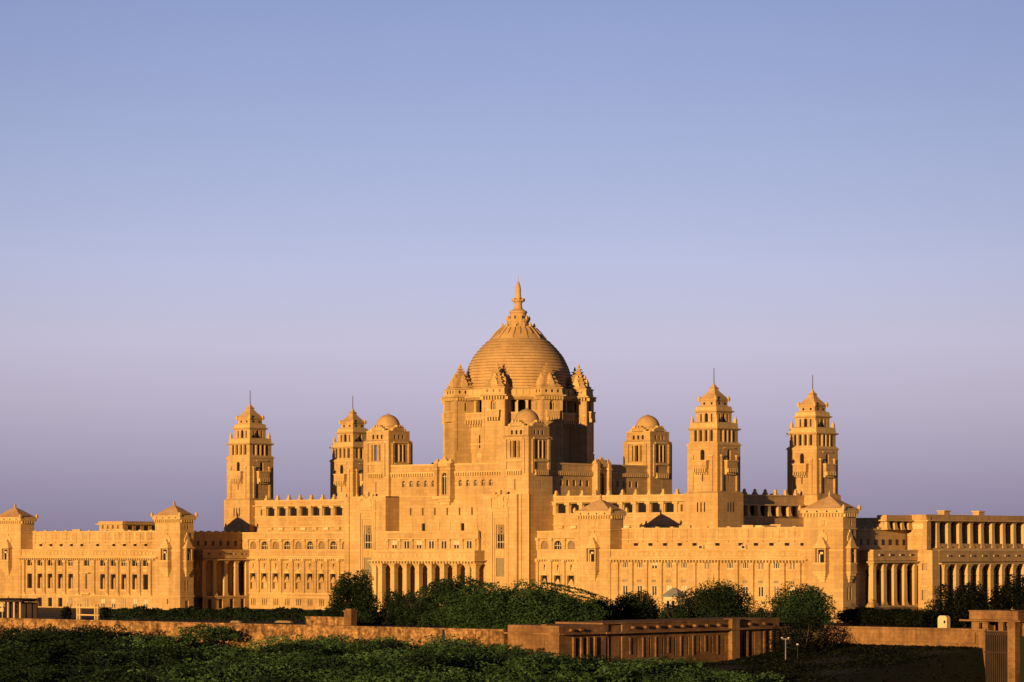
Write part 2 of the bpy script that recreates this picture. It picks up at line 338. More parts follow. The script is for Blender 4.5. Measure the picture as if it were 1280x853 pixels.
# ---- wings
WC, WSP = 507.0, 20.58
WCOLS = [WC+(0 if k == 0 else math.copysign(abs(k)*WSP+10.8, k)) for k in range(-5, 6)]
def wing(mir):
    Y = -269.0; fr = FF(Y); b = MB()
    b.box(356, 672, -266.6, -130, -77, -1.2); b.box(329, 356, -266.6, -248, -77, -1.2); b.box(364, 674.5, -248, -130, -1.2, 22)
    if not mir:
        up = [op(x, 9.0, -21.4, -14.2) for x in WCOLS]; vent = [op(x, 6.4, -36.6, -33.8) for x in WCOLS if x != WC]
        mid = [op(x, 8.0, -50.5, -39.8) for x in WCOLS if x != WC]; low = [op(x, 8, -74, -63) for x in WCOLS]
    else:
        up = [op(x, 10.0, -22.0, -11.9, True) for x in WCOLS]; vent = []
        mid = [op(x, 9.8 if x != WC else 4.6, -51.8, -32.6, x == WC) for x in WCOLS]; low = [op(x, 8.4, -75.5, -64) for x in WCOLS]
    ops = up+vent+mid+low
    b.panel(fr, 373, 638, -77, -1, ops, 2.3)
    b.face([fr.p(373, 0, -1), fr.p(638, 0, -1), fr.p(638, -5, -1), fr.p(373, -5, -1)])
    # balustrade band, eave, brackets
    b.fbox(fr, 370, 641, -.4, 1.2, -10.4, -8.8, 1); b.fbox(fr, 370, 641, -.4, 1.0, -2.0, -.6, 1)
    b.fbox(fr, 368, 643, -.4, 5.8, -12.2, -10.9, 1)
    for k in range(62): b.fbox(fr, 375+k*4.28, 376.5+k*4.28, -.3, 4.4, -14.8, -12.1, 1)
    for k in range(36): b.fbox(fr, 380+k*7.1, 383.6+k*7.1, -.2, .5, -7.4, -4.2, 1)
    # pilasters between the window columns, plinth, sills
    edges = [(WCOLS[i]+WCOLS[i+1])/2 for i in range(10)]
    edges = [WCOLS[0]-WSP/2]+edges+[WCOLS[-1]+WSP/2]
    for e in edges:
        b.fbox(fr, e-2.3, e+2.3, -.3, 2.6, -57.5, -15, 0); b.fbox(fr, e-2.8, e+2.8, -.3, 3.4, -17.8, -14.9, 1)
        b.fbox(fr, e-2.8, e+2.8, -.3, 2.0, -60, -57.4, 1)
    b.fbox(fr, 373, 638, -.3, 1.3, -61.2, -59.6, 1)
    for x in WCOLS:
        b.fbox(fr, x-5.6, x+5.6, -.3, .9, -23.8, -22.4, 1)
        if x != WC: b.fbox(fr, x-5.4, x+5.4, -.3, .9, -54.4, -52.6, 1); b.fbox(fr, x-4.2, x+4.2, -.2, .5, -29.4, -26.0, 1)
    # centre bay: balcony on brackets over the door
    b.fbox(fr, WC-8.5, WC+8.5, -.3, 5, -32, -30.6, 1) if mir else b.fbox(fr, WC+8, WC+10, -.3, 1.2, -52, -27, 1)
    b.fbox(fr, WC-8, WC+8, -.3, 3.4, -58.6, -57, 1)
    for k in range(5): b.fbox(fr, WC-7+k*3.2, WC-6+k*3.2, -.3, 3, -61, -58.5, 1)
    # set-back roof storey with strips, merlons and brackets
    f2 = FF(-250.0); so = [op(x, 6.2, 3.2, 6.2) for x in WCOLS]
    b.panel(f2, 372, 640, -1.2, 22.6, so, 1.8)
    b.fbox(f2, 372, 640, -3.9, .9, 21.4, 23.0, 1); b.fbox(f2, 372, 640, -.2, .7, 9.6, 10.6, 1)
    for e in edges:
        b.fbox(f2, e-.7, e+.7, -.2, .8, 10.8, 21.2, 0); b.fbox(f2, e-2.2, e+2.2, -2.4, 1.2, 22.9, 24.2, 1)
        b.fbox(f2, e-.6, e+.6, -.2, 2.2, 7.4, 9.0, 1)
    for x in WCOLS:
        b.fbox(f2, x-4.6, x+4.6, -.2, 1.8, 6.4, 7.2, 1); b.fbox(f2, x-1.6, x+1.6, -.3, .5, 11, 21, 1)
    b.fbox(f2, 455, 470, -2, 1.0, 23, 25.4, 1); b.fbox(f2, 541, 556, -2, 1.0, 23, 25.4, 1)
    wo = b.build('wing', [STONE, TRIM], palace, mir)
    k1 = ('triple', 'triple', 'triple', 'halfblind', 'closed') if not mir else ('arch_open', 'arch_open', 'arch_bars', 'arch_lattice')
    windows(wo, fr, up, 2.3, k1, mir)
    windows(wo, fr, vent, 2.3, 'slats', mir, 'vent')
    if mir:
        windows(wo, fr, [q for q in mid if not q[4]][::9], 2.3, 'slot', mir); windows(wo, fr, [q for q in mid if not q[4]][1:9], 2.3, 'inner', mir); windows(wo, fr, [q for q in mid if q[4]], 2.3, 'arch_open', mir)
    else: windows(wo, fr, mid, 2.3, ('double', 'double', 'triple', 'halfblind', 'closed'), mir)
    windows(wo, fr, low, 2.3, ('double', 'slot', 'closed', 'halfblind'), mir); windows(wo, f2, so, 1.8, 'slot', mir, 'vent')
    return wo
wingR = wing(False); wingL = wing(True)
# air-conditioning units standing on the right wing's terrace edge and rooftop penthouse of the left wing
for x in (487, 545):
    b = MB(); b.fbox(FF(-250), x-3, x+3, .2, 4, -1, 4.2, 0); b.fbox(FF(-250), x-2, x+2, 4, 4.3, .2, 3.4, 1)
    b.build('cooling_unit', [PALE, IRON], wingR)
b = MB(); f = FF(-215.0); po = [op(498+9+k*10, 4.6, 26, 31, True) for k in range(4)]
b.box(499, 543, -212, -150, 21, 34); b.panel(f, 498, 544, 21, 35, po, 2.6); b.fbox(f, 495, 547, -68, 4, 31.6, 32.8, 1)
b.fbox(f, 497, 545, -66, .9, 32.7, 36, 0)
fi = FI(498.0); po2 = [op(u, 8, 23.5, 30, False) for u in (160, 174, 188, 202)]
b.panel(fi, 150, 215, 21, 35, po2, 5.0)
po_ = b.build('penthouse', [STONE, TRIM], wingL, True)
po_.parent = palace
windows(po_, f, po, 2.6, 'arch_lattice', True); windows(po_, fi, po2, 1.0, 'door', True)

# ---- end blocks: pavilions closing the wings, with pyramid roofs and oriels
def oriel(b, fr, c, w, pr):
    h = w/2
    for k, (z0, z1) in enumerate(((-35.0,-31.5),(-31.5,-28.5),(-28.5,-25.5))):
        b.fbox(fr, c-h*(.45+.22*k), c+h*(.45+.22*k), -.3, pr*(.35+.25*k), z0, z1, 1)
    for k in range(5): b.fbox(fr, c-h+w*(k+.2)/5, c-h+w*(k+.7)/5, -.2, pr*.9, -27.5, -25.4, 1)
    b.fbox(fr, c-h*.8, c+h*.8, -.3, 1.2, 8, 14, 1); b.fbox(fr, c-h*.5, c+h*.5, -.3, 1.0, 14, 17, 1); b.fbox(fr, c-1, c+1, -.3, 1.4, 17, 20, 1)
    b.fbox(fr, c-h, c+h, -.3, pr, -25.4, -14.5, 0)
    b.fbox(fr, c-h-.6, c+h+.6, -.3, pr+.6, -16, -14.4, 1); b.fbox(fr, c-h-.5, c+h+.5, -.3, pr+.5, -25.2, -24, 1)
    for s in (-1, 1): b.fbox(fr, c+s*(h-.9)-.9, c+s*(h-.9)+.9, pr-2.0, pr-.2, -14.5, 0.5, 0)
    b.fbox(fr, c-h, c+h, -.2, 3.4, -14.5, 0.5, 0); b.fbox(fr, c-h*.5, c+h*.5, 3.3, 3.7, -14.5, -1.0, 2)
    b.fbox(fr, c-h*.34, c+h*.34, 3.7, 4.0, -5.6, -3.4, 3); b.fbox(fr, c-h*.34, c-h*.16, 3.7, 4.0, -14.5, -3.4, 3)
    b.fbox(fr, c-h-1.6, c+h+1.6, -.3, pr+1.8, .5, 2.0, 1)
    p = fr.p(c, pr/2, 0)
    b.stack(p[:2], [(h*1.04, pr*.5, 2), (h*.9, pr*.4, 4.2), (h*.62, pr*.3, 6.6), (h*.66, pr*.32, 7.4), (h*.4, pr*.2, 9.6), (h*.12, .3, 12.4)], fr.a, 1)
BLK = {'inner': (327.0, 373.5), 'outer': (637.0, 687.5)}
def end_block(which, mir):
    x0, x1 = BLK[which]; y0, y1 = -270.5, -247.5; b = MB(); cx, cy = (x0+x1)/2, (y0+y1)/2; hx, hy = (x1-x0)/2, (y1-y0)/2
    fr = FF(y0); fs = FS(x1) if which == 'outer' else FI(x0); us = (y0, y1) if which == 'outer' else (-y1, -y0); cu = (us[0]+us[1])/2
    fo = FI(x0) if which == 'outer' else FS(x1)
    b.box(x0+4, x1-4, y0+4, y1-.1, -77, 37)
    slit = [op(cx, 2.2, -70, -63)]; s2 = [op(cu-2.4, 2.4, -53, -40), op(cu+2.4, 2.4, -53, -40), op(cu-1.8, 2.2, 24.5, 30.5), op(cu+2.6, 2.2, 24.5, 30.5), op(cu, 6, -76, -65)]
    b.panel(fr, x0, x1, -77, 37, slit, 3.5); b.panel(fs, us[0], us[1], -77, 37, s2, 3.5)
    ou = (y0, y1) if which == 'inner' else (-y1, -y0)
    b.panel(fo, ou[0], ou[1], -77, 37, [], 1)
    b.face([(x0,y1,-77),(x1,y1,-77),(x1,y1,37),(x0,y1,37)])
    for z, d in ((20.4, 1.0), (-60.4, 1.2), (-2.2, .5)): b.stack((cx, cy), [(hx+d, hy+d, z), (hx+d, hy+d, z+1.3)], 0, 1)
    # corbel table under the eave
    b.corbels(fr, x0-.5, x1+.5, 13, 1.6, 33.2, 37, .45, 1); b.corbels(fs, us[0]-.5, us[1]+.5, 6, 1.6, 33.2, 37, .45, 1)
    b.corbels(fo, ou[0]-.5, ou[1]+.5, 6, 1.6, 33.2, 37, .45, 1)
    b.stack((cx, cy), [(hx+1.6, hy+1.6, 36.6), (hx+2.4, hy+2.4, 37.4), (hx+2.6, hy+2.6, 40.2), (hx+3.2, hy+3.2, 41.2), (hx+3.0, hy+3.0, 42)], 0, 1)
    for sx in (-1, 1):
        for sy in (-1, 1): b.sq((cx+sx*(hx+2.6), cy+sy*(hy+2.6)), [(1.1, 40.2), (1.6, 42.4), (1.1, 44.4), (.4, 46)], 0, 1)
    for k in range(4): b.fbox(fr, x0+hx*2*(k+.5)/4-.9, x0+hx*2*(k+.5)/4+.9, 2.3, 2.75, 38.2, 39.8, 2)
    b.fbox(fr, cx-6, cx+6, -.2, .4, 24, 29, 1); b.lathe((cx, y0-.1), [(0.1, 24), (2.6, 24.4), (2.6, 29.6), (.1, 30)], 10, 1)
    bo = b.build('end_block', [STONE, TRIM, DARK, FRAME], palace, mir)
    rf = MB(); rx, ry = hx+1.8, hy+1.8
    rf.stack((cx, cy), [(rx, ry, 41.9), (rx*.86, ry*.86, 43.6), (rx*.6, ry*.6, 47.4), (rx*.36, ry*.36, 51), (rx*.14, ry*.14, 53.8), (1.3, 1.1, 54.6), (.9, .9, 56), (1.2, 1.2, 57), (.3, .3, 61)], 0, 0)
    rf.build('roof', ROOF, bo, mir)
    ob = MB(); oriel(ob, fr, cx, 15, 6.6); ob.build('oriel', [STONE, TRIM, DARK, FRAME], bo, mir)
    ob = MB(); oriel(ob, fs, cu, 11, 5.2); ob.build('oriel', [STONE, TRIM, DARK, FRAME], bo, mir)
    windows(bo, fr, slit, 3.5, 'slot', mir); windows(bo, fs, s2, 3.5, 'slot', mir)
for which in ('inner', 'outer'):
    for mir in (False, True): end_block(which, mir)

# ---- columns: one mesh, copied
def column_mesh(w, h):
    b = MB(); k = w/2
    b.sq((0,0), [(k*1.35,0),(k*1.35,1.6),(k*1.12,2.2),(k*1.12,4),(k,4.4),(k*.93,h*.52),(k*.88,h*.80),(k*1.0,h*.81),(k*1.0,h*.825),(k*.86,h*.835),(k*.9,h*.9),(k*1.2,h*.955),(k*1.55,h*.985),(k*1.6,h)], 0, 0)
    o = b.build('column', [TRIM], zoff=0.0); me = o.data; bpy.data.objects.remove(o); return me
def columns(parent, me, fr, us, o, z, mir=False):
    for u in us:
        c = bpy.data.objects.new('column', me); COL.objects.link(c); c.parent = parent
        x, y, zz = fr.p(u, o, z); c.location = W((-x if mir else x, y, zz)); c.rotation_euler.z = -fr.a if mir else fr.a
def dots(b, fr, us, o, z, m=1):
    for u in us: b.fbox(fr, u-.9, u+.9, o-.2, o+.7, z-.9, z+.9, m)
# ---- side porches in the recesses beside the end blocks
def porch(kind, mir):
    X, wallx = (690.0, 676.0) if kind == 'outer' else (340.0, 352.0)
    fr = FS(X) if kind == 'outer' else FI(X); sgn = 1 if kind == 'outer' else -1
    ys = [-222.0, -139.5]; us = sorted(sgn*y for y in ys); fw = FS(wallx) if kind == 'outer' else FI(wallx)
    b = MB(); wl = sorted((wallx, wallx-sgn*3)); uw = sorted((sgn*-247.0, sgn*-139.5))
    cols = [us[0]+3+k*(us[1]-us[0]-6)/4 for k in range(5)]
    mids = [(p+q)/2 for p, q in zip(cols, cols[1:])]
    dr = [op(m, 9, -58, -22) for m in mids]; lo = [op(m, 7, -76, -64) for m in mids]
    b.panel(fw, uw[0], uw[1], -77, 21, dr, 3.0)
    fp = FS(X+2) if kind == 'outer' else FI(X-2)
    b.panel(fp, us[0], us[1], -77, -60.5, lo, 3.5)
    b.fbox(fp, us[0], us[1], -12, 1.0, -62, -60, 1)
    b.fbox(fr, us[0]-1, us[1], -14.2, 2.4, -12.5, -1.4, 0); b.fbox(fr, us[0]-5, us[1]-.4, -14.4, 6.0, -14.6, -13.2, 1)
    b.fbox(fr, us[0]-1.4, us[1]-.3, -14.6, 3.0, -2.6, -1, 1)
    dots(b, fr, [u+7 for u in cols[:-1]], 2.6, -6.5, 2); dots(b, fr, [u+11.5 for u in cols[:-1]], 2.6, -6.5, 3)
    for u in range(int(uw[0])+6, int(uw[1])-4, 13): b.fbox(fw, u-2.2, u+2.2, -2, .8, 21, 23, 1); b.fbox(fw, u+5, u+8, -.2, .7, 4, 10, 3)
    b.fbox(fw, uw[0], uw[1], -2.5, 1.2, 19.6, 21.2, 1)
    po = b.build('side_porch', [STONE, TRIM, PALE, DARK], palace, mir)
    columns(po, column_mesh(6.2, 45.6), fr, cols, -1.5, -60.3, mir)
    windows(po, fw, dr, 2.0, 'door', mir, 'door'); windows(po, fp, lo, 3.0, 'slot', mir)
porch('inner', True); porch('outer', False); porch('inner', False)

# ---- right end of the palace: short front wall and the long colonnade facing the side
b = MB(); fr = FF(-140.2); eo = [op(701, 7, -23, -15.6), op(700, 5.2, -55, -44)]
b.panel(fr, 690.2, 711, -77, -1.5, eo, 2.5); b.box(690.5, 706, -137, 139, -77, -1.8)
b.fbox(fr, 694.5, 706, -.2, 1.4, -41, -39.4, 1); b.fbox(fr, 692, 692.8, -.2, .9, -77, -18, 3)
fs = FS(711.0)
b.panel(fs, -140.2, -126, -77, -1.5, [], 1)
colY = [-117+22.6*k for k in range(12)]
b.fbox(FS(710.0), -128, 140, -6, 1.2, -14, -1.8, 0); b.fbox(FS(710.0), -128, 140, -6, 5, -16.6, -15.0, 1); b.fbox(FS(710.0), -128, 140, -6, 1.8, -3, -1.4, 1)
dots(b, FS(710.0), [y+6 for y in colY], 1.2, -7.6, 2); dots(b, FS(710.0), [y+12 for y in colY], 1.2, -7.6, 3)
b.fbox(FS(706.4), -126, 139, -1, .3, -76, -16.6, 3)  # black sheet stands in for the deep shade behind the columns
co = b.build('side_colonnade', [STONE, TRIM, PALE, DARK], palace)
columns(co, column_mesh(7.0, 60.2), FS(707.5), colY, 2.0, -77)
windows(co, fr, eo, 2.5, 'lattice')
b = MB(); fr = FF(-139.0); X = 701.0
b.box(600, 692, -134, 134, -1.5, 33); b.panel(fr, 683.5, 703, -1.5, 34, [], 1); b.panel(FS(703), -139, -131, -1.5, 34, [], 1)
b.fbox(fr, 686, 699, -.2, .7, 21.2, 27, 2); b.fbox(fr, 686, 697, -.2, .9, 1, 3.4, 1)
b.fbox(FS(X), -140, 140, -14, 4.5, 29.6, 30.8, 1); b.fbox(FS(X), -139.6, 139, -20, 1.4, 30.8, 36.6, 0)
b.fbox(fr, 685.2, 702.0, -4, .9, 30.9, 36.3, 0)
ucol = [-115+21.7*k for k in range(12)]
b.fbox(FS(X), -131, 139, -2.2, 1.0, -1.5, .8, 1)
b.fbox(FS(692.5), -131, 139, -1, .2, .5, 30, 3)  # black sheet again paints the shade behind the upper columns
for y in ucol:
    b.fbox(FS(X), y+5, y+17, -1.0, .6, .8, 5.5, 0); b.fbox(FS(693), y+8, y+13, -.2, 1.4, 5, 24, 0)
# roof turrets, and the loggia returning along the recess
for y in (-98, -30): b.box(690, 698, y, y+11, 36.6, 40.2); b.box(689, 699, y-1, y+12, 40.2, 41.4, 1)
b.box(600, 680, -186, -139, 20, 33); b.fbox(FS(684), -192, -138.4, -12, 3.5, 29.4, 30.6, 1); b.fbox(FS(684), -187, -138.5, -12, .6, 30.7, 35.8, 0)
b.fbox(FS(680.2), -184, -141, -.5, .2, 22, 29.6, 3)
ug = b.build('upper_colonnade', [STONE, TRIM, PALE, DARK], palace)
columns(ug, column_mesh(6.2, 28.8), FS(X), ucol, -2.4, .8)
columns(ug, column_mesh(5.0, 9.4), FS(684), [-183, -169, -156, -143], -2.4, 20.2)

# ---- arcade fronts either side of the centre
ARC = [330.5-20.7*k for k in range(9)]
def arcade(mir):
    Y = -140.4; fr = FF(Y); b = MB()
    b.box(340, 362, -137.5, -104, -1.0, 20.6); b.box(153, 350, -137.8, -104, -77, 20.4)
    top = [op(x, 11.4, -.6, 9.6, True) for x in ARC]; nic = [op(x, 2.4, -25.6, -18.6, True) for x in ARC]
    can = [op(x, 10.4, -51.4, -31.5) for x in ARC]; slo = [op(x+d, 1.7, -72, -63.8) for x in ARC for d in (-3.3, 0, 3.3)]
    b.panel(fr, 153.4, 345, -77, 20.8, top+nic+can+slo, 2.4); b.panel(fr, 345, 363, -1.2, 20.8, [], 1)
    b.panel(FI(363) , 104, 140.4, -1.2, 20.8, [], 1); b.face([fr.p(153.4,0,20.8), fr.p(363,0,20.8), fr.p(363,-6,20.8), fr.p(153.4,-6,20.8)])
    b.fbox(fr, 153.6, 346, -.3, 4.4, 12.2, 13.2, 1); b.fbox(fr, 153.6, 346, -.3, 4.6, -12.6, -11.4, 1)
    b.fbox(fr, 153.6, 346, -.3, 1.1, -2.2, -.9, 1); b.fbox(fr, 153.6, 346, -.3, .9, -10.8, -9.2, 1); b.fbox(fr, 153.6, 346, -.3, .8, -57.6, -56, 1); b.fbox(fr, 153.6, 346, -.3, 1.2, -62, -60.4, 1)
    b.fbox(fr, 153.6, 363.4, -2, .8, 19.6, 21.2, 1)
    for x in ARC+[ARC[-1]-20.7, ]:
        e = x+10.35
        b.fbox(fr, e-2.2, e+2.2, -.3, 1.3, -1, 12.3, 0); b.fbox(fr, e-3, e+3, -.3, 3.0, 9.4, 12.4, 1)
        b.fbox(fr, e-1.9, e+1.9, -.3, 2.2, -55.8, -12.4, 0); b.fbox(fr, e-2.6, e+2.6, -.3, 4.0, -15.8, -12.4, 1)
    for x in ARC:
        for k in range(4): b.fbox(fr, x-6.4+k*3.8, x-5.2+k*3.8, -.3, 4.0, -15, -12.5, 1)
        b.fbox(fr, x-3.4, x+3.4, -.3, 1.4, -17.6, -16.8, 1); b.fbox(fr, x-3.2, x+3.2, -.3, 1.1, -27.6, -26.4, 1)
        b.fbox(fr, x-6.2, x-5.3, -.3, 1.2, -53, -30, 1); b.fbox(fr, x+5.3, x+6.2, -.3, 1.2, -53, -30, 1)
        p = fr.p(x, .6, 0); b.stack(p[:2], [(6, 1.2, -31.3), (5.2, 1.0, -30.4), (2.2, .8, -28.2)], 0, 1)
    ao = b.build('arcade_front', [STONE, TRIM], palace, mir)
    windows(ao, fr, top[::2], 2.4, 'arch_lattice', mir); windows(ao, fr, top[1::2], 2.4, 'arch_bars', mir)
    windows(ao, fr, nic, 2.4, 'niche', mir); windows(ao, fr, can, 2.4, 'canopy', mir); windows(ao, fr, slo, 2.4, 'slot', mir)
arcade(False); arcade(True)
# ---- upper gallery: dark square openings, eave and merlons, between centre and towers
GAL = [329.0-20.45*k for k in range(9)]
MERLON = []
def merlons(parent, fr, us, o, z, mir=False):
    if not MERLON:
        b = MB(); b.sq((0,0), [(2.5, 0), (2.4, 2.2), (1.5, 3.0), (1.3, 6), (.3, 7)], 0, 0)
        t = b.build('merlon', [TRIM], zoff=0.0); MERLON.append(t.data); bpy.data.objects.remove(t)
    for u in us:
        c = bpy.data.objects.new('merlon', MERLON[0]); COL.objects.link(c); c.parent = parent
        x, y, zz = fr.p(u, o, z); c.location = W((-x if mir else x, y, zz)); c.rotation_euler.z = -fr.a if mir else fr.a
def gallery(mir):
    fr = FF(-110.0); b = MB(); ops = [op(x, 13.2, 42.2, 53.6) for x in GAL]; sl = [op(347, 3, 43, 51)]
    b.panel(fr, 153, 362, 18, 62.4, ops+sl, 3.0); b.face([fr.p(153,0,62.4), fr.p(362,0,62.4), fr.p(362,-5,62.4), fr.p(153,-5,62.4)])
    b.face([fr.p(153,-5,62.4), fr.p(362,-5,62.4), fr.p(362,-5,58), fr.p(153,-5,58)])
    b.fbox(fr, 153.2, 361, -.3, 4.6, 54.8, 56.0, 1); b.fbox(fr, 153.2, 361, -.3, .9, 61, 62.8, 1); b.fbox(fr, 153.2, 361, -.3, 1.6, 40.2, 41.6, 1)
    b.fbox(fr, 153.2, 361, -.3, 2.2, 27.6, 28.6, 1)
    for x in GAL+[GAL[-1]-20.45]:
        e = x+10.2; b.fbox(fr, e-2.6, e+2.6, -.3, 1.4, 41.6, 54.6, 0); b.fbox(fr, e-3.8, e+3.8, -.3, 3.0, 51.8, 54.7, 1)
    for i, x in enumerate(GAL):
        b.fbox(fr, x-4, x+4, -.3, 3.2, 24.2, 27.2, 2 if i % 2 else 1)
    go = b.build('upper_gallery', [STONE, TRIM, PALE], palace, mir)
    merlons(go, fr, [x+10.2 for x in GAL]+[GAL[-1]-10.2], -2.4, 62.5, mir); merlons(go, FF(104.0), [x+6 for x in GAL], -1.4, 59.8, mir)
    windows(go, fr, ops, 3.0, 'slot', mir); windows(go, fr, sl, 3.0, 'slot', mir)
gallery(False); gallery(True)
# ---- gallery end facing right, between the two right-hand towers
fr = FS(388.0); b = MB(); gc = [-62+20*k for k in range(7)]; go_ = [op(u+10, 17, 38.2, 50.2, False) for u in gc[:-1]]
b.box(360.5, 382, -73, 73, 18, 58); b.panel(fr, -73, 73, 18, 62.6, go_, 3.0); b.fbox(fr, -72.5, 72.5, -6, -5.4, 58, 62.6)
b.face([fr.p(-73,0,62.6), fr.p(73,0,62.6), fr.p(73,-5.4,62.6), fr.p(-73,-5.4,62.6)])
b.fbox(fr, -72, 72, -.3, 6, 50.4, 51.8, 1); b.fbox(fr, -72, 72, -.3, 1, 61.4, 63, 1); b.fbox(fr, -72, 72, -.3, 1.2, 36.6, 38.0, 1)
b.fbox(fr, -40, 71, 8, 22, 18, 27, 2); b.fbox(fr, -5, 71, 7.4, 22.6, 27, 28.4, 1)
g2 = b.build('side_gallery', [STONE, TRIM, PALE], palace)
columns(g2, column_mesh(5.2, 12.4), fr, gc[1:-1], 1.6, 38.0)
windows(g2, fr, go_, 3.0, 'slot')
merlons(g2, fr, gc, -2.2, 62.8)

# ---- corner towers
def tower(cx, cy):
    b = MB(); c = (cx, cy)
    b.sq(c, [(24, -77), (24, 63.4), (21.6, 65.6)], 0, 0)
    b.sq(c, [(19.8, 65), (19.8, 118)], 0, 0)
    faces = [Fr((cx, cy-21.5), 0), Fr((cx+21.5, cy), R(90)), Fr((cx, cy+21.5), R(180)), Fr((cx-21.5, cy), R(-90))]
    A = [Fr((cx, cy-19.6), 0), Fr((cx+19.6, cy), R(90)), Fr((cx, cy+19.6), R(180)), Fr((cx-19.6, cy), R(-90))]
    B = [Fr((cx, cy-14.4), 0), Fr((cx+14.4, cy), R(90)), Fr((cx, cy+14.4), R(180)), Fr((cx-14.4, cy), R(-90))]
    win = []; op1 = [op(0, 6, 100.6, 113.2, True), op(0, 1.8, 77, 87)]
    for f in faces:
        b.panel(f, -21.5, 21.5, 65.4, 118.2, op1, 1.6); b.fbox(f, -15.5, -12.6, -.3, 1.5, 66, 106, 0); b.fbox(f, 12.6, 15.5, -.3, 1.5, 66, 106, 0)
        b.fbox(f, -16.4, -11.8, -.3, 2.2, 105, 107, 1); b.fbox(f, 11.8, 16.4, -.3, 2.2, 105, 107, 1)
        b.fbox(f, -10, 10, -.3, 1.2, 114.2, 115.4, 1)
        win.append((f, op1, 1.6, 'slot'))
    b.sq(c, [(22.2, 117.6), (22.6, 119), (21.4, 120.2), (20.2, 121.6)], 0, 1)
    b.sq(c, [(16.9, 120), (16.9, 138), (12.3, 138.2), (12.3, 158)], 0, 0)
    opA = [op(u, 4.2, 122.6, 135.2) for u in (-11.4, -3.9, 3.9, 11.4)]; opB = [op(0, 5, 144.8, 155, True), op(-7.6, 2.4, 145, 154), op(7.6, 2.4, 145, 154)]
    for f in A:
        b.panel(f, -19.6, 19.6, 120, 137, opA, 2.6); win.append((f, opA, 2.6, 'slot'))
        for u in (-7.6, 0, 7.6): b.fbox(f, u-1.1, u+1.1, -.3, 1.0, 121, 135.4, 1)
    b.sq(c, [(20.2, 135.2), (22.4, 136.7), (22.6, 137.4), (19.8, 138.0), (19.4, 143.4), (18.4, 144.2), (15, 144.6)], 0, 1)
    for f in B: b.panel(f, -14.4, 14.4, 143, 157, opB, 2.0); win.append((f, opB, 2.0, 'slot'))
    b.sq(c, [(14.8, 155.6), (16.8, 156.9), (17.0, 157.6), (14.8, 158.2), (14.4, 162.2), (12.6, 163.2)], 0, 1)
    b.sq(c, [(11.4, 162.6), (11.0, 165), (11.2, 168.4), (12.4, 170.2), (12.7, 171.4)], 0, 0)
    for f in (Fr((cx, cy-11.2), 0), Fr((cx+11.2, cy), R(90)), Fr((cx, cy+11.2), R(180)), Fr((cx-11.2, cy), R(-90))):
        for u in (-5.4, 5.4): b.fbox(f, u-1.2, u+1.2, -.4, .2, 164.8, 167.4, 2)
    for sx in (-1, 1):
        for sy in (-1, 1): b.sq((cx+sx*11.8, cy+sy*11.8), [(1.0, 168.6), (1.7, 171.2), (1.3, 173), (.4, 174.6)], 0, 1)
    for k, f in enumerate((Fr((cx, cy-24), 0), Fr((cx+24, cy), R(90)))):
        for u in (-5, 0, 5): b.fbox(f, u-.8, u+.8, -.3, .12, 42, 53, 2)
    to = b.build('corner_tower', [STONE, TRIM, DARK], palace)
    rf = MB(); rf.sq(c, [(12.2, 171.3), (10.6, 173.0), (8.6, 175.4), (6.2, 178.2), (4.2, 181.0), (3.4, 182.8), (4.3, 183.8), (3.0, 185.0), (1.6, 187.0), (.6, 189.6)]); rf.build('roof', DOME, to)
    fp = MB(); fp.lathe(c, [(.55, 188), (.42, 207.2)], 8); fp.build('flagpole', IRON, to)
    for f in faces[:2]+[faces[3]]:
        q = MB(); q.fbox(f, -9.6, 9.6, -.2, 5.2, 91.4, 100.4, 0); q.fbox(f, -10.4, 10.4, -.2, 6, 99.4, 101, 1)
        q.corbels(f, -9.6, 9.6, 6, 4.4, 87, 91.4, .48, 1); q.corbels(f, -9.6, 9.6, 6, 2.4, 84.6, 87, .48, 1); q.build('balcony', [STONE, TRIM], to)
    for sx in (-1, 1):
        for sy in (-1, 1):
            q = MB(); q.sq((cx+sx*17.6, cy+sy*17.6), [(1.5, 143.6), (1.4, 146.0), (1.7, 146.6), (.8, 149.6), (.2, 152.5)]); q.build('pinnacle', TRIM, to)
    for f, o_, d, k in win: windows(to, f, o_, d, k)
for x in (-383, 383):
    for y in (-95.8, 95.8): tower(x, y)

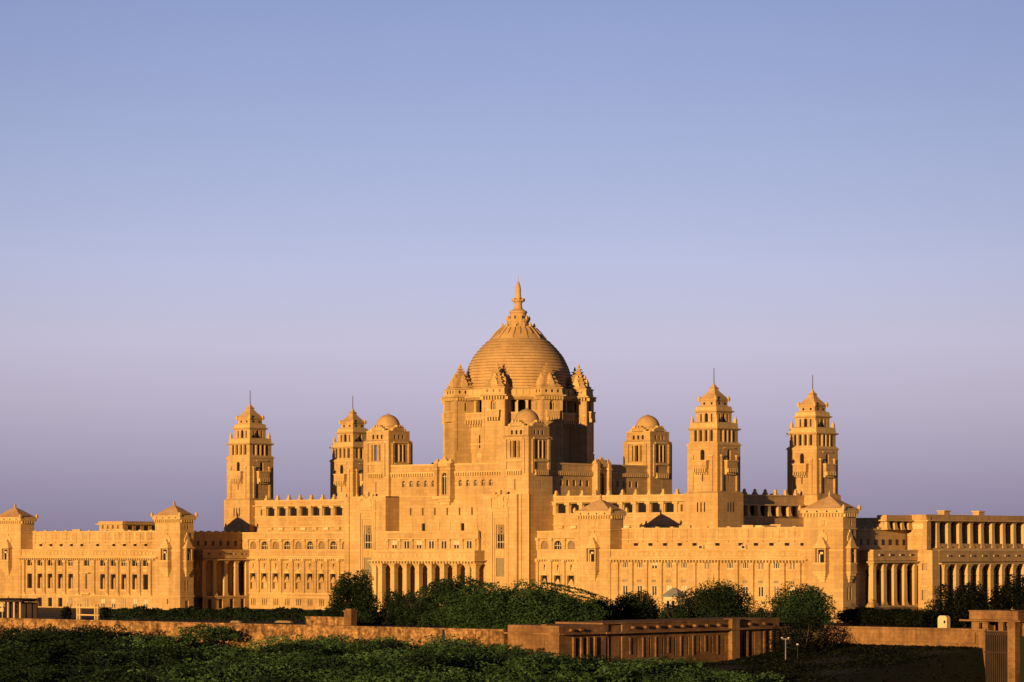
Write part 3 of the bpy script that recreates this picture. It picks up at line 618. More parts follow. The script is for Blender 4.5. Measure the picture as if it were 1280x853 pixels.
# ---- corner pavilions round the dome: hollow belfries with small domes
def pavilion(cx, cy):
    b = MB(); c = (cx, cy); H = 21.7
    b.sq(c, [(H-1.8, 18), (H-1.8, 108)], 0, 0)
    fs = [Fr((cx, cy-H), 0), Fr((cx+H, cy), R(90)), Fr((cx, cy+H), R(180)), Fr((cx-H, cy), R(-90))]
    tall = [op(0, 5.8, 109, 129)]; sd_ = [op(-6.6, 2.0, 109, 129), op(6.6, 2.0, 109, 129), op(0, 1.6, 70, 83)]
    for f in fs:
        b.panel(f, -H, H, 18, 133.4, tall+sd_, 3.4)
        b.fbox(f, -16.2, -12.6, -.3, 1.6, 90, 131, 0); b.fbox(f, 12.6, 16.2, -.3, 1.6, 90, 131, 0)
        b.fbox(f, -13, 13, -.3, 1.4, 131, 133, 1); b.fbox(f, -12.6, 12.6, -.3, 2.2, 104, 106.6, 1); b.fbox(f, -12.4, 12.4, -.3, 2.6, 92.5, 94.6, 1)
        b.corbels(f, -12.4, 12.4, 7, 2.2, 88, 92.4, .45, 1)
        for s in (-1, 1): b.fbox(f, s*3.7-.6, s*3.7+.6, -.3, .9, 108, 129.5, 1)
    b.sq(c, [(H, 133.3), (H-1.6, 134.6), (19.2, 135)], 0, 0)
    U_ = [Fr((cx, cy-19), 0), Fr((cx+19, cy), R(90)), Fr((cx, cy+19), R(180)), Fr((cx-19, cy), R(-90))]
    sq3 = [op(u, 3.2, 136.4, 141.6) for u in (-7.2, 0, 7.2)]
    b.sq(c, [(16.4, 134), (16.4, 146)], 0, 0)
    for f in U_:
        b.panel(f, -19, 19, 134.4, 146.2, sq3, 2.4)
        b.fbox(f, -12, -9, -3.4, .5, 146, 149.4, 1); b.fbox(f, 9, 12, -3.4, .5, 146, 149.4, 1); b.fbox(f, -8.6, 8.6, -3, .3, 146, 151.4, 0)
        b.fbox(f, -18.9, 18.9, -2.8, .3, 145.2, 146.6, 1)
        for u in (-4.4, 0, 4.4): b.fbox(f, u-.9, u+.9, -2.8, 1.6, 151, 153.6, 1)
    b.lathe(c, [(16.6, 146), (16.6, 151), (15.6, 152)], 24, 0)
    po = b.build('corner_pavilion', [STONE, TRIM], palace)
    d = MB(); d.lathe(c, [(15.2*math.cos(t), 151.8+15.6*math.sin(t)) for t in [R(90)*k/9 for k in range(9)]]+[(1.2, 167.6), (.6, 169)], 28)
    for k in range(12):
        t = 2*math.pi*k/12
    d.build('small_dome', DOME, po, smooth=True)
    for f in fs: windows(po, f, sd_, 1.6, 'slot')
    for f in U_: windows(po, f, sq3, 1.2, 'slot')
for x, y in ((-115, -115), (115, -115), (115, 115), (-115, 115)): pavilion(x, y)

# ---- curtain walls between the pavilions, each with a central bay
def curtain(fr):
    b = MB(); ops = [op(s*(22.5+12.4*k), 5.6, 76, 83.6, True) for s in (-1, 1) for k in range(5)]
    b.panel(fr, -94, 94, 58, 103, ops, 3.6); b.fbox(fr, -94, 94, -6, .9, 101.6, 103.6, 1); b.fbox(fr, -94, 94, -.3, 1.8, 92.4, 94, 1)
    b.corbels(fr, -93, -14, 20, 1.6, 88.6, 92.4, .5, 1); b.corbels(fr, 14, 93, 20, 1.6, 88.6, 92.4, .5, 1)
    b.fbox(fr, -94, 94, -.3, .8, 63.2, 64.4, 1)
    for s in (-1, 1):
        b.fbox(fr, s*11-2.6, s*11+2.6, -.3, 8.5, 62.6, 104, 0); b.fbox(fr, s*11-3.4, s*11+3.4, -.3, 9.2, 96, 98, 1)
        p = fr.p(s*11, 4, 0); b.sq(p[:2], [(3.6, 104), (2.6, 106.5), (.4, 110)], fr.a, 1)
    bay = [op(0, 9.2, 66, 92.5, True)]
    b.panel(fr, -8.4, 8.4, 64.6, 101, bay, 3.0, o=4.0); b.fbox(fr, -8.4, 8.4, -.3, 6.8, 100, 104.6, 1)
    p = fr.p(0, 3, 0); b.stack(p[:2], [(8, 3.4, 104.5), (6, 3, 107.5), (2, 1.4, 110.2), (.4, .4, 112.5)], fr.a, 1)
    b.fbox(fr, -14.5, 14.5, -.3, 10.6, 60.8, 64.2, 1); b.fbox(fr, -12, 12, -.3, 7, 57, 60.8, 0); b.fbox(fr, -8, 8, -.3, 4, 53.6, 57, 1)
    co = b.build('curtain_wall', [STONE, TRIM, DARK], palace)
    windows(co, fr, ops, 3.6, 'arch_bars'); windows(co, fr, bay, 3.0, 'arch_bars', o=4.0)
for fr in (FF(-132.0), FS(132.0), FI(-132.0)): curtain(fr)

# ---- centre front: piers, wall, clerestory and portico
def pier(mir):
    b = MB(); Y = -157.0; fr = FF(Y)
    b.box(80, 152.9, -152.4, -104, -77, 64.2)
    ops = [op(109.5, 13.2, 0.2, 28.6), op(109.5, 13.2, -33, -11)]
    b.panel(fr, 79, 136, -77, 64.4, ops, 3.4)
    b.panel(FI(79), 131, 157, -77, 64.4, [], 1); b.panel(FS(136), -157, -152.4, -77, 64.4, [], 1)
    b.fbox(FF(-152.4), 145, 153, -.3, 1.8, -77, 64.4, 0); b.fbox(FF(-152.4), 136, 140, -.3, 1.2, -77, 64.4, 0)
    b.panel(FS(153), -154.2, -104, -77, 64.4, [op(-119, 2.6, 44.5, 53)], 2.0)
    b.fbox(fr, 79, 136.1, -53, .25, 63.4, 64.7, 1)
    # stepped frame round the tall window, with sill panel
    for w_, z, d in ((24, 44, 1.5), (18.4, 36.6, 1.0)):
        b.fbox(fr, 109.5-w_/2-1.4, 109.5-w_/2+.4, -.3, d, -77, z, 1); b.fbox(fr, 109.5+w_/2-.4, 109.5+w_/2+1.4, -.3, d, -77, z, 1); b.fbox(fr, 109.5-w_/2-1.4, 109.5+w_/2+1.4, -.3, d, z, z+1.8, 1)
    b.fbox(fr, 103, 116, -.3, .5, -9, -2, 1); b.lathe((109.5, Y-.4), [(.1, -8), (2.4, -7.6), (2.4, -3.4), (.1, -3)], 10, 1)
    # carved crest at the head: two supporters and a shield on a ledge
    b.fbox(fr, 95, 124, -.3, 1.8, 47.6, 49, 1); b.fbox(fr, 95, 96.6, -.3, 1.6, 49, 61, 1)
    for x0, x1, z0, z1, d in ((103, 116, 49, 57, 1.4), (106, 113, 57, 62, 1.8), (98, 102, 49, 62, 1.2), (117, 121, 49, 60, 1.2), (108, 111, 64, 70, 1.6), (100, 103, 62, 67, 1.6), (116, 120, 62, 66, 1.8), (120, 123, 59, 64, 1.2)):
        b.fbox(fr, x0, x1, -2, d, z0, z1, 1)
    for s, x in ((-1, 104.5), (1, 114.5)):
        p = fr.p(x, .8, 0); b.stack(p[:2], [(1.6, .9, 49), (2.6, 1.1, 54), (1.2, .9, 60), (2.2, .8, 63.5), (.5, .5, 65)], 0, 1)
    po = b.build('entrance_pier', [STONE, TRIM], palace, mir)
    windows(po, fr, ops[:1], 3.4, 'tallgrid', mir); windows(po, fr, ops[1:], 1.6, 'shutter', mir, 'shutter')
    windows(po, FS(153), [op(-119, 2.6, 44.5, 53)], 2.0, 'slot', mir)
pier(False); pier(True)
b = MB(); fr = FF(-132.4); sl = [op(-60+20.4*k, 2.6, 41, 50) for k in range(7)]; dw = [op(-38.5, 6, 21.8, 31), op(26.5, 6, 21.8, 31), op(-74, .1, 30, 30.1)][:2]
b.panel(fr, -80, 80, 12, 62.6, sl+dw, 2.4); b.box(-79, 79, -130, -104, -77, 62)
for x in (-58, -12, 6, 50): b.fbox(fr, x-1, x+1, -.2, .9, 21, 30 if x in (-12, 6) else 27, 1); b.fbox(fr, x-1.6, x+1.6, -.2, 1.4, 30 if x in (-12, 6) else 27, 32 if x in (-12, 6) else 28.5, 1)
fo = b.build('front_wall', [STONE, TRIM], palace)
windows(fo, fr, sl+dw, 2.4, 'slot')
b = MB(); fr = FF(-160.0); CL = [20.6*k for k in range(-3, 4)]; cl = [op(x, 9.8, .4, 10) for x in CL]
b.panel(fr, -78, 78, -2, 21.2, cl, 2.4); b.box(-77.5, 77.5, -157.6, -131, -2, 20.8); b.fbox(fr, -80, 80.5, -10, 4.2, 11.8, 13, 1); b.fbox(fr, -78.4, 78.6, -8, .8, 19.6, 21.6, 1)
b.panel(FS(78), -160, -155, -2, 21.2, [], 1); b.fbox(fr, -78, 78, -.2, 1, -1.4, -.2, 1)
for x in CL+[CL[-1]+20.6]: b.fbox(fr, x-10.3-2, x-10.3+2, -.3, 1.4, -1, 11.8, 0); b.fbox(fr, x-10.3-2.6, x-10.3+2.6, -.3, 3, 9.4, 11.9, 1)
for x in (78,): b.sq((x+.5, -162), [(1.4, 12.8), (1.4, 17), (.8, 21), (.3, 24)], 0, 1)
ro = b.build('clerestory', [STONE, TRIM], palace)
windows(ro, fr, cl, 2.4, ('triple', 'double', 'halfblind'))
b = MB(); fr = FF(-174.0)
pc = [-82.4, -72.4, -51.6, -31, -10.3, 10.3, 31, 51.6, 72.4, 82.0]
dr = [op((p+q)/2, 11, -77, -24, True) for p, q in zip(pc[1:-1], pc[2:-1])]
b.panel(FF(-156.5), -79, 79, -77, -14, dr, 3.0)
b.fbox(fr, -84.5, 84.5, -17.4, 1.0, -18, -14.4, 0); b.fbox(fr, -88, 89, -17.4, 5.6, -15.0, -13.6, 1)
b.fbox(fr, -84.5, 84.5, -17.0, .6, -13.6, -2.4, 0); b.fbox(fr, -85, 85, -17.2, 1.2, -3.4, -1.8, 1)
for k in range(22): b.fbox(fr, -81+k*7.4, -77+k*7.4, -.2, 1.0, -10.6, -6, 1)
b.corbels(fr, -84, 84, 34, 3.4, -17.6, -15, .35, 1)
b.fbox(fr, -86, 86, -17, 2, -77, -75.2, 1); b.fbox(FF(-154.5), -78, 78, -.3, .3, -77, -14, 2)  # last box: dark sheet painted in for the depth of the portico
pt = b.build('portico', [STONE, TRIM, WOOD], palace)
columns(pt, column_mesh(7.4, 57.2), fr, pc, -3.6, -75.2)
windows(pt, FF(-156.5), dr, 1.6, 'door', False, 'door')  # dark leaves stand in for the deep shade behind the columns

# ---- drum: octagon with eight turrets and loggias, and the great dome
b = MB(); AP = 72.0
b.lathe((0,0), [(AP/math.cos(R(22.5)), 58), (AP/math.cos(R(22.5)), 158)], 8, 0, R(22.5))
b.lathe((0,0), [(60, 156), (60, 200)], 32, 2)
b.lathe((0,0), [(84, 183), (89, 186.4), (89, 188), (83, 188.6), (83, 196), (80, 197.4), (72, 198)], 8, 1, R(22.5))
for k in range(8):
    a = R(45*k); fr = Fr((AP*math.sin(a), -AP*math.cos(a)), a)
    dop = [op(-12, 7.2, 166.5, 183), op(0, 9.4, 166.5, 184, True), op(12, 7.2, 166.5, 183)]
    b.panel(fr, -30, 30, 157.5, 186, dop, 5.0, 0)
    for u in (-18, -6.2, 6.2, 18): b.fbox(fr, u-1.2, u+1.2, -.3, 1.8, 166.4, 184, 1)
    b.fbox(fr, -20, 20, -.3, 7.2, 158, 167, 0); b.fbox(fr, -20.6, 20.6, -.3, 7.9, 166, 167.6, 1); b.corbels(fr, -19, 19, 9, 5.6, 153.6, 158, .45, 1); b.corbels(fr, -19, 19, 9, 3, 150.6, 153.6, .45, 1)
    b.fbox(fr, -26, 26, -.3, .9, 128, 129.6, 1); b.fbox(fr, -4, 4, -.3, .5, 112, 118, 1); b.fbox(fr, -1, 1, -.3, .12, 124, 140, 2)
    f3 = Fr((82.6*math.sin(a)*1.0, -82.6*math.cos(a)), a)
    for u in range(-24, 25, 8): b.fbox(Fr((76.7*math.sin(a), -76.7*math.cos(a)), a), u-1, u+1, -.3, .9, 189.4, 195.6, 1)
drum = b.build('drum', [STONE, TRIM, DARK], palace)
for k in range(8):
    a = R(22.5+45*k); c = (79.5*math.sin(a), -79.5*math.cos(a)); b = MB(); H = 14.4
    b.sq(c, [(H+1.4, 58), (H+1.0, 118), (H-3, 118.4), (H-3, 186)], a, 0)
    tf = [Fr((c[0]+H*math.sin(a+q), c[1]-H*math.cos(a+q)), a+q) for q in (0, R(90), R(-90), R(180))]
    wo = [op(0, 7, 169.6, 182, True)]
    for i, f in enumerate(tf):
        o_ = wo if i == 0 else [op(0, 2.6, 170, 180)]
        b.panel(f, -H, H, 118, 187, o_, 2.4)
        for u in (-H+1.4, H-1.4): b.fbox(f, u-1.3, u+1.3, -.3, .6, 120, 184, 0)
        b.corbels(f, -H, H, 8, 2.6, 182.6, 186.4, .5, 1)
        for q in o_: b.fbox(f, q[0]+.05, q[1]-.05, -2.4, -2.2, q[2], q[3]-(.0 if i else 3.4), 2)
    b.fbox(tf[0], -8.6, 8.6, -.3, 4.2, 161, 169.2, 0); b.fbox(tf[0], -9.2, 9.2, -.3, 4.9, 168.2, 169.8, 1); b.corbels(tf[0], -8.6, 8.6, 5, 3.4, 156.6, 161, .5, 1)
    for s in (-.25, .25): b.fbox(tf[0], s*7-.4, s*7+.4, -2.3, -1.6, 169.6, 181, 1)
    b.sq(c, [(H+.6, 186.2), (H+3.4, 187.2), (H+3.4, 188.6), (H, 189.2), (H-.6, 196), (H+.6, 197), (H+.2, 198.2), (H-3, 199)], a, 1)
    for f in tf:
        for u in (-8, 0, 8): b.fbox(f, u-1.1, u+1.1, -1.2, -.2, 190.4, 195, 2)
    # stepped spire
    prof = []
    for (h0, z0, h1, z1) in ((11.2,199,9.2,204.4),(9.0,204.4,7.2,209.4),(6.8,209.4,5.2,214),(4.9,214,3.4,218),(3.1,218,1.9,221.6),(1.8,221.6,.8,224)):
        prof += [(h0, z0), (h0+1.5, z0+.5), (h0+1.5, z0+1.4), (h1+.2, z1-1.2), (h1-.5, z1)]
    prof += [(1.4, 225), (.3, 229)]
    b.sq(c, prof, a, 0)
    for f in tf:
        p = f.p(0, -4.4, 0); b.stack(p[:2], [(4.4, 2.4, 198.8), (4.2, 2.2, 204), (2.0, 1.6, 208.6), (.5, .5, 211)], f.a, 1)
        p = f.p(0, -6.8, 0); b.stack(p[:2], [(2.8, 1.8, 208), (2.4, 1.6, 211.6), (.5, .5, 215.4)], f.a, 1)
    b.build('turret', [STONE, TRIM, DARK], drum)
CURVE = [(68,197),(66.6,204),(66.2,208),(65.6,214),(64.2,220),(62.2,226),(59.4,232),(56.2,238.4),(52.6,243.6),(48.4,248.6),(44.2,253),(40.2,257),(36.6,260.6)]
zs = np.linspace(197, 260.6, 18); rs = np.interp(zs, [z for r, z in CURVE], [r for r, z in CURVE])
b = MB(); N = 96; prof = []; pm = []
for i in range(17):
    prof += [(rs[i]+.1, zs[i]), (rs[i]+1.0, zs[i]+.25), (rs[i+1]+1.0, zs[i+1]-.62), (rs[i+1]+.1, zs[i+1]-.55)]; pm += [0, 0, 0, 1]
prof += [(36.2, 260.8), (32, 265.6), (27, 270.4), (22.6, 274.6), (20.6, 277.4), (19.6, 277.6)]; pm += [0]*6
b.lathe((0,0), prof, N, 0)
for k in range(len(prof)-1):
    for q in range(N): b.m[k*N+q] = pm[k]
dome = b.build('central_dome', [DOME, BAND], palace)
b = MB()
for k in range(24):
    a = 2*math.pi*k/24; ca, sa = math.cos(a), math.sin(a)
    long_ = k % 2 == 0
    pts = [(36.0 if long_ else 31, 261.6 if long_ else 267), (29, 269.4), (22.4, 275.6)]
    for (r0, z0), (r1, z1) in zip(pts, pts[1:]):
        w0, w1 = (.5 if r0 > 30 else 1.1), 1.1
        q = [(r0*ca-w0*sa, r0*sa+w0*ca, z0), (r0*ca+w0*sa, r0*sa-w0*ca, z0), (r1*ca+w1*sa, r1*sa-w1*ca, z1), (r1*ca-w1*sa, r1*sa+w1*ca, z1)]
        t = [(x*1.005, y*1.005, z+.9) for x, y, z in q]
        b.face(t); b.face([q[0], q[3], t[3], t[0]]); b.face([q[1], t[1], t[2], q[2]]); b.face([q[0], t[0], t[1], q[1]])
    if k % 2 == 0: b.sq((20.4*ca, 20.4*sa), [(1.2, 276.0), (1.5, 278.0), (.9, 280), (.2, 282.4)], a, 0)
b.build('rib_crown', [DOME], dome)
b = MB(); b.lathe((0,0), [(19, 277), (17.4, 279.2), (13.2, 280.0), (12.8, 281.6), (14.4, 284), (14.8, 286.8), (11.4, 287.2), (10.6, 289.2), (10.2, 293.6), (11.4, 294.8), (10.8, 297), (7.6, 298.2), (5.4, 300.4), (4.6, 305), (5.0, 307.4), (8.0, 309.8), (7.8, 311), (4.6, 312.6), (3.6, 315.4), (3.4, 319), (3.5, 324), (2.9, 328), (2.0, 331.4), (1.2, 333.6), (.35, 334), (.3, 341.4)], 20, 0)
for k in range(10):
    a = 2*math.pi*k/10; b.sq((14.0*math.cos(a), 14.0*math.sin(a)), [(1.0, 285), (1.3, 288), (.3, 291.4)], a, 0)
for k in range(8):
    a = 2*math.pi*k/8; b.sq((7.4*math.cos(a), 7.4*math.sin(a)), [(.9, 309), (1.1, 311.4), (.3, 313.6)], a, 0)
b.build('finial', [DOME], dome)

# ================================================================ FOREGROUND WALLS AND OUTBUILDINGS
def solid(name, b, mats, label, cat, org, group=None):
    o = b.build(name, mats, None, False, org); o.location = W((org[0], org[1], -77))
    return tag(o, label, cat, group)
b = MB(); fr = FF(-846.0)
b.box(20, 728, -845.2, -840.5, -112, -73.2, 0)
xx = 20.0
while xx < 727:
    w_ = min(random.uniform(8, 22), 728-xx); b.fbox(fr, xx, xx+w_-.15, -1.0, random.uniform(.0, .8), -112, -73.6+random.uniform(-.3, .5), 0); xx += w_
b.fbox(fr, 20, 728, -5.8, 1.3, -73.2, -71.8, 0)
solid('boundary_wall', b, [RUBBLE], 'long low rubble stone wall along the terrace edge behind the green scrub', 'wall', (20, -846))
# drain pipe / downpipe on the wall face
b = MB(); b.fbox(fr, 655, 656.6, 1.4, 3, -98, -73, 0); solid('downpipe', b, [IRON], 'thin dark pipe running down the face of the long rubble wall', 'pipe', (655, -848))

annex = empty('annex', (795, -849, -108)); tag(annex, 'low flat roofed red brown stone annex with slit windows standing in front of the trees', 'outbuilding')
def aobj(b, name, mats): 
    o = b.build(name, mats, None, False, (795, -849), zoff=108.0); o.parent = annex; return o
b = MB(); fr = FF(-849.0); fs = FS(795.0)
b.box(737, 793.8, -846, -764, -112, -68.5)
b.panel(fr, 735, 795, -112, -67.6, [], 2)
op1 = [op(-849+24+k, 3.4, -108, -79) for k in (0, 12, 42)]
b.panel(fs, -849, -788, -112, -67.6, op1, 1.0)
b.fbox(fr, 733, 799, -60, 3.2, -75.4, -74.0, 1); b.fbox(fs, -849, -786, -1, 4.6, -75.6, -74.2, 1)
for u in (-849+19, -849+29.5, -849+38.5, -849+48): b.fbox(fs, u-1.3, u+1.3, -.3, 1.8, -110, -78, 1)
for k in range(7): b.fbox(fs, -849+31+k*1.3, -849+31.5+k*1.3, -.2, .5, -104, -79, 1)
for u in (-849+15, -849+28): b.fbox(fs, u-1.6, u+1.6, -.3, 3.2, -72.6, -70.6, 1)
for x in (748, 757, 778): b.fbox(fr, x, x+.5, -.2, .35, -105, -77, 1)
b.fbox(fr, 775, 781, -3, .6, -67.6, -66.4, 1)
b.box(735.5, 794.5, -848.5, -790, -68.6, -67.5)
f0 = aobj(b, 'front_room', [REDST, REDST])
windows(f0, fs, op1, 1.0, 'slot')
for o in f0.children: o.location = Vector(o.location)-Vector(W((795, -849, -108)))
b = MB(); b.box(740, 783, -790, -752, -112, -69); b.fbox(FS(783.3), -788, -760, -.2, .1, -110, -78, 1); b.fbox(FS(783.3), -788, -762, -3, .15, -78, -71, 1)
aobj(b, 'entrance_recess', [REDST, DARK])
b = MB(); b.box(740, 793.8, -760, -530, -112, -68.6)
sl = [op(-741+18.3*k+random.uniform(-1,1), 2.2, -97+random.uniform(-1,1), -81) for k in range(8)]; so = [op(-583, 3.4, -103, -77), op(-572, 4.2, -103, -77), op(-545, 3.4, -103, -77)]
b.panel(fs, -762, -606, -112, -66.8, sl, 1.0); b.panel(fs, -594, -527, -112, -66.8, so, 1.0); b.panel(FF(-762), 740, 795, -112, -66.8, [], 1)
b.panel(Fr((0, -527), R(180)), -795, -740, -112, -66.8, [], 1)
b.fbox(fs, -790, -515, -1, 5.4, -75.8, -74.2, 1); b.fbox(fs, -790, -527, -55, .8, -67.4, -65.8, 1)
for k in range(9): b.fbox(fs, -751+18.3*k-.9, -751+18.3*k+.9, -.3, .8, -98 if k % 3 else -95, -80, 1)
for u in list(range(-748, -600, 18))+[-575, -552]: b.fbox(fs, u-1.6, u+1.6, -.3, 3.4, -71.8, -69.6, 1)
for u in (-578, -551, -540): b.fbox(fs, u-1.2, u+1.2, -.3, 1.6, -104, -76, 1)
for k in range(6): b.fbox(fs, -566+k*2.0, -565.3+k*2.0, -.2, .5, -102, -78, 1)
f1 = aobj(b, 'long_room', [REDST, REDST]); windows(f1, fs, sl+so, 1.0, 'slot')
for o in f1.children: o.location = Vector(o.location)-Vector(W((795, -849, -108)))
b = MB(); b.box(790, 799.5, -606, -594.2, -112, -66.4); b.box(789.5, 800.2, -606.6, -593.6, -66.4, -65.2); aobj(b, 'buttress', [REDST])

b = MB(); fr = FF(-577.0); b.box(888, 1058.6, -576.2, -571, -130, -72.4)
xx = 888.0
while xx < 1058:
    w_ = min(random.uniform(9, 20), 1058.6-xx); b.fbox(fr, xx, xx+w_-.12, -1.0, random.uniform(0, .5), -130, -72.8, 0); xx += w_
b.fbox(fr, 886, 1059.4, -6, 1, -72.6, -71, 0); b.fbox(fr, 925, 1030, -.3, 1.8, -130, -84, 0)
b.fbox(fr, 1038, 1049, -.2, 1.6, -84, -74, 0); b.fbox(fr, 1041, 1046, 1.5, 2.2, -81.6, -76.4, 0)
b.lathe((888, -574), [(5, -130), (5, -71), (4, -70.2)], 12, 0)
solid('terrace_wall', b, [REDST], 'sunlit stone terrace wall with a rounded end, above the dark bank on the right', 'wall', (888, -577))
gate = empty('gatehouse', (1066, -568, -125)); tag(gate, 'small flat roofed stone gatehouse with a tall corner pillar at the right edge', 'gatehouse')
def gobj(b, name, mats):
    o = b.build(name, mats, None, False, (1066, -568), zoff=125.0); o.parent = gate; return o
b = MB(); fr = FF(-575.0); go = [op(1052.6, 3.4, -72.4, -65.4), op(1065.5, 11, -72.4, -64.8), op(1078, 4, -72.4, -64.8)]
b.panel(fr, 1043, 1091, -130, -62.8, go, 3.0); b.box(1043.2, 1091, -574.9, -572, -130, -72.6)
b.box(1043, 1046, -572, -540, -130, -62.8); b.box(1088, 1091, -572, -540, -130, -62.8); b.box(1046, 1056, -543, -540, -130, -62.8); b.box(1074, 1088, -543, -540, -130, -62.8)
gobj(b, 'wall', [REDST])
b = MB(); b.box(1042, 1092.6, -577, -538, -62.6, -55.6); b.box(1041.4, 1093.2, -577.6, -537.4, -55.6, -54.6); b.box(1034, 1097, -581, -534, -64.2, -62.8); gobj(b, 'roof', [REDST])
b = MB(); b.box(1084, 1091.6, -580.4, -572, -131, -64.4); b.box(1083.4, 1092.2, -581, -571, -68, -65.6); gobj(b, 'pillar', [REDST])
b = MB()
for k in range(11): b.fbox(FF(-578.4), 1060.4+k*2.2, 1061.1+k*2.2, -.4, .4, -128, -72.6, 0)
b.fbox(FF(-578.4), 1059, 1084, -.8, .8, -74, -72.8, 0); b.fbox(FF(-578.4), 1059, 1084, -.8, .8, -92, -90.6, 0); b.fbox(FF(-577), 1059, 1084, -.3, .3, -130, -76, 0); gobj(b, 'gate', [WOOD])
b = MB()
b.box(1091.4, 1150, -568, -540, -130, -65.5); b.fbox(FF(-568.2), 1098, 1102, -.2, .3, -88, -68, 1); b.fbox(FF(-568.2), 1112, 1116, -.2, .3, -88, -68, 1)
gobj(b, 'side_room', [REDST, DARK])

def at(px, s, z=-77):
    """plan point of something seen at picture column px with scale s (a survey note, real place on the terrace)"""
    d = 3880.0/s-3880.0; l = (px-647.8)/s; c_, s_ = math.cos(PHI), math.sin(PHI)
    return (l*c_-d*s_, l*s_+d*c_, z)
# gate pier with low parapet, hut, sentry box
p = at(438, 1.27); b = MB()
b.box(p[0]-5, p[0]+5, p[1]-4, p[1]+4, -77, -62); b.box(p[0]-5.8, p[0]+5.8, p[1]-4.8, p[1]+4.8, -62, -60.4); b.box(p[0]-4, p[0]+4, p[1]-3, p[1]+3, -60.4, -59)
solid('gate_pier', b, [REDST], 'short square stone pier with a cap rising beside the round dark tree', 'pillar', p[:2])
b = MB(); b.box(p[0]-60, p[0]-5.2, p[1]-2, p[1]+2, -77, -68.6); b.box(p[0]-60.5, p[0]-5.2, p[1]-2.6, p[1]+2.6, -68.6, -67.2)
solid('parapet', b, [RUBBLE], 'short low stone parapet running left from the square pier', 'wall', (p[0]-30, p[1]))
p = at(843, 1.2); b = MB()
hut = empty('hut', p); tag(hut, 'little cream hut under a pale pitched roof, half hidden behind the widest tree', 'hut')
b.box(-9, 9, -6, 6, -77, -50); b.fbox(FF(-6), -5, -2, .05, .5, -70, -54, 1); b.fbox(FF(-6), 2, 5, .05, .5, -70, -54, 1)
o = b.build('wall', [PALE, DARK]); o.parent = hut
b = MB(); b.stack((0,0), [(11.5, 8.5, -50), (11.5, 8.5, -49.2), (3, .6, -41), (2.6, .3, -40.4)]); o = b.build('roof', [GREYP]); o.parent = hut
p = at(1180, 1.33); b = MB(); b.box(p[0]-5, p[0]+5, p[1]-3, p[1]+3, -77, -65.4); b.stack(p[:2], [(5, 3, -65.4), (4.4, 2.8, -63.8), (3.0, 2.4, -62.8)])
b.fbox(FF(p[1]-3), p[0]+1.6, p[0]+3.6, -.2, .15, -70, -67.4, 1)
solid('sentry_box', b, [PALE, DARK], 'bright cream sentry box with rounded top standing behind the sunlit terrace wall', 'sentry box', p[:2])
# lamp post
p = at(982, 1.42, -110); lp = empty('lamp_post', p); tag(lp, 'thin grey lamp post with two small lamp heads beside the annex', 'lamp post')
b = MB(); b.lathe((0,0), [(.7, -77), (.55, -76), (.4, -46.5)], 8); b.box(-3.8, 3.8, -.25, .25, -46.7, -46.1); o = b.build('pole', [GREYP]); o.parent = lp
for x in (-3.6, 3.6):
    b = MB(); b.stack((x, -.4), [(.3, .3, -46), (.7, .5, -45.4), (.6, .5, -44.8)]); o = b.build('lamp_head', [LAMPW]); o.parent = lp
for px, s, z in ((997, 1.42, -84), (997, 1.40, -98)):
    p = at(px, s, z); b = MB(); b.stack((p[0], p[1]), [(.13, .13, -112), (.13, .13, z-.9)], 0, 1); b.stack((p[0], p[1]), [(.9, .6, z-.7), (.8, .5, z+.5)])
    solid('floodlight', b, [LAMPW, IRON], 'small white floodlight on a stake, %s of the two right of the lamp post' % ('upper' if z == -84 else 'lower'), 'floodlight', p[:2], 'floodlights by the annex')
for px in (230, 246):
    p = at(px, 1.17); b = MB(); b.lathe((p[0], p[1]), [(.4, -77), (.4, -67.6), (1.3, -67.2), (1.5, -65.8), (.9, -64.6)], 10)
    solid('garden_lamp', b, [LAMPW], 'small white globe lamp above the clipped hedge, %s one of the pair' % ('left' if px == 230 else 'right'), 'lamp', p[:2], 'globe lamps over the hedge')
for px, w_ in ((295, 12), (355, 20)):
    p = at(px, 1.2); b = MB(); b.stack((p[0], p[1]), [(w_*.6, 2, -77), (w_*.55, 1.8, -75.6), (w_*.4, 1.0, -74.8)])
    solid('stone_slab', b, [LATT], '%s pale stone slab lying on the ground before the hedge' % ('shorter' if w_ == 12 else 'longer'), 'stone', p[:2])
# pergola at the left edge, railing
p = at(16, 1.17); pg = empty('pergola', p); tag(pg, 'dark timber pergola on round pale posts at the left edge of the terrace', 'pergola')
for x in (-24, -14, 2, 12, 22):
    b = MB(); b.lathe((x, -8), [(1.5, -77), (1.2, -76), (1.0, -57.5), (1.6, -56.6)], 10); o = b.build('post', [TRIM]); o.parent = pg
b = MB(); b.box(-30, 27, -10, -6.4, -56.6, -54.4); b.box(-30, 27, 12, 15, -56.6, -54.4)
for x in range(-28, 26, 4): b.box(x, x+1.2, -13, 18, -54.4, -53)
o = b.build('roof_beams', [WOOD]); o.parent = pg
b = MB(); b.box(-28, 25, 12.2, 13.6, -77, -57); o = b.build('back_screen', [WOOD]); o.parent = pg
b = MB(); b.lathe((-6, -9.2), [(.4, -77), (.4, -68), (2.2, -67), (2.8, -64.8), (2.0, -62.8), (.6, -62.4), (2.0, -61.6), (2.6, -60), (1.6, -58)], 12); o = b.build('lantern', [PALE]); o.parent = pg
p = at(110, 1.17); b = MB()
for x in (-17, -13, 12, 16): b.box(p[0]+x-.9, p[0]+x+.9, p[1]-1, p[1]+1, -77, -59.5)
b.box(p[0]-18, p[0]+18, p[1]-.7, p[1]+.7, -63.4, -61.8); b.box(p[0]-18, p[0]+18, p[1]-.6, p[1]+.6, -71.4, -70)
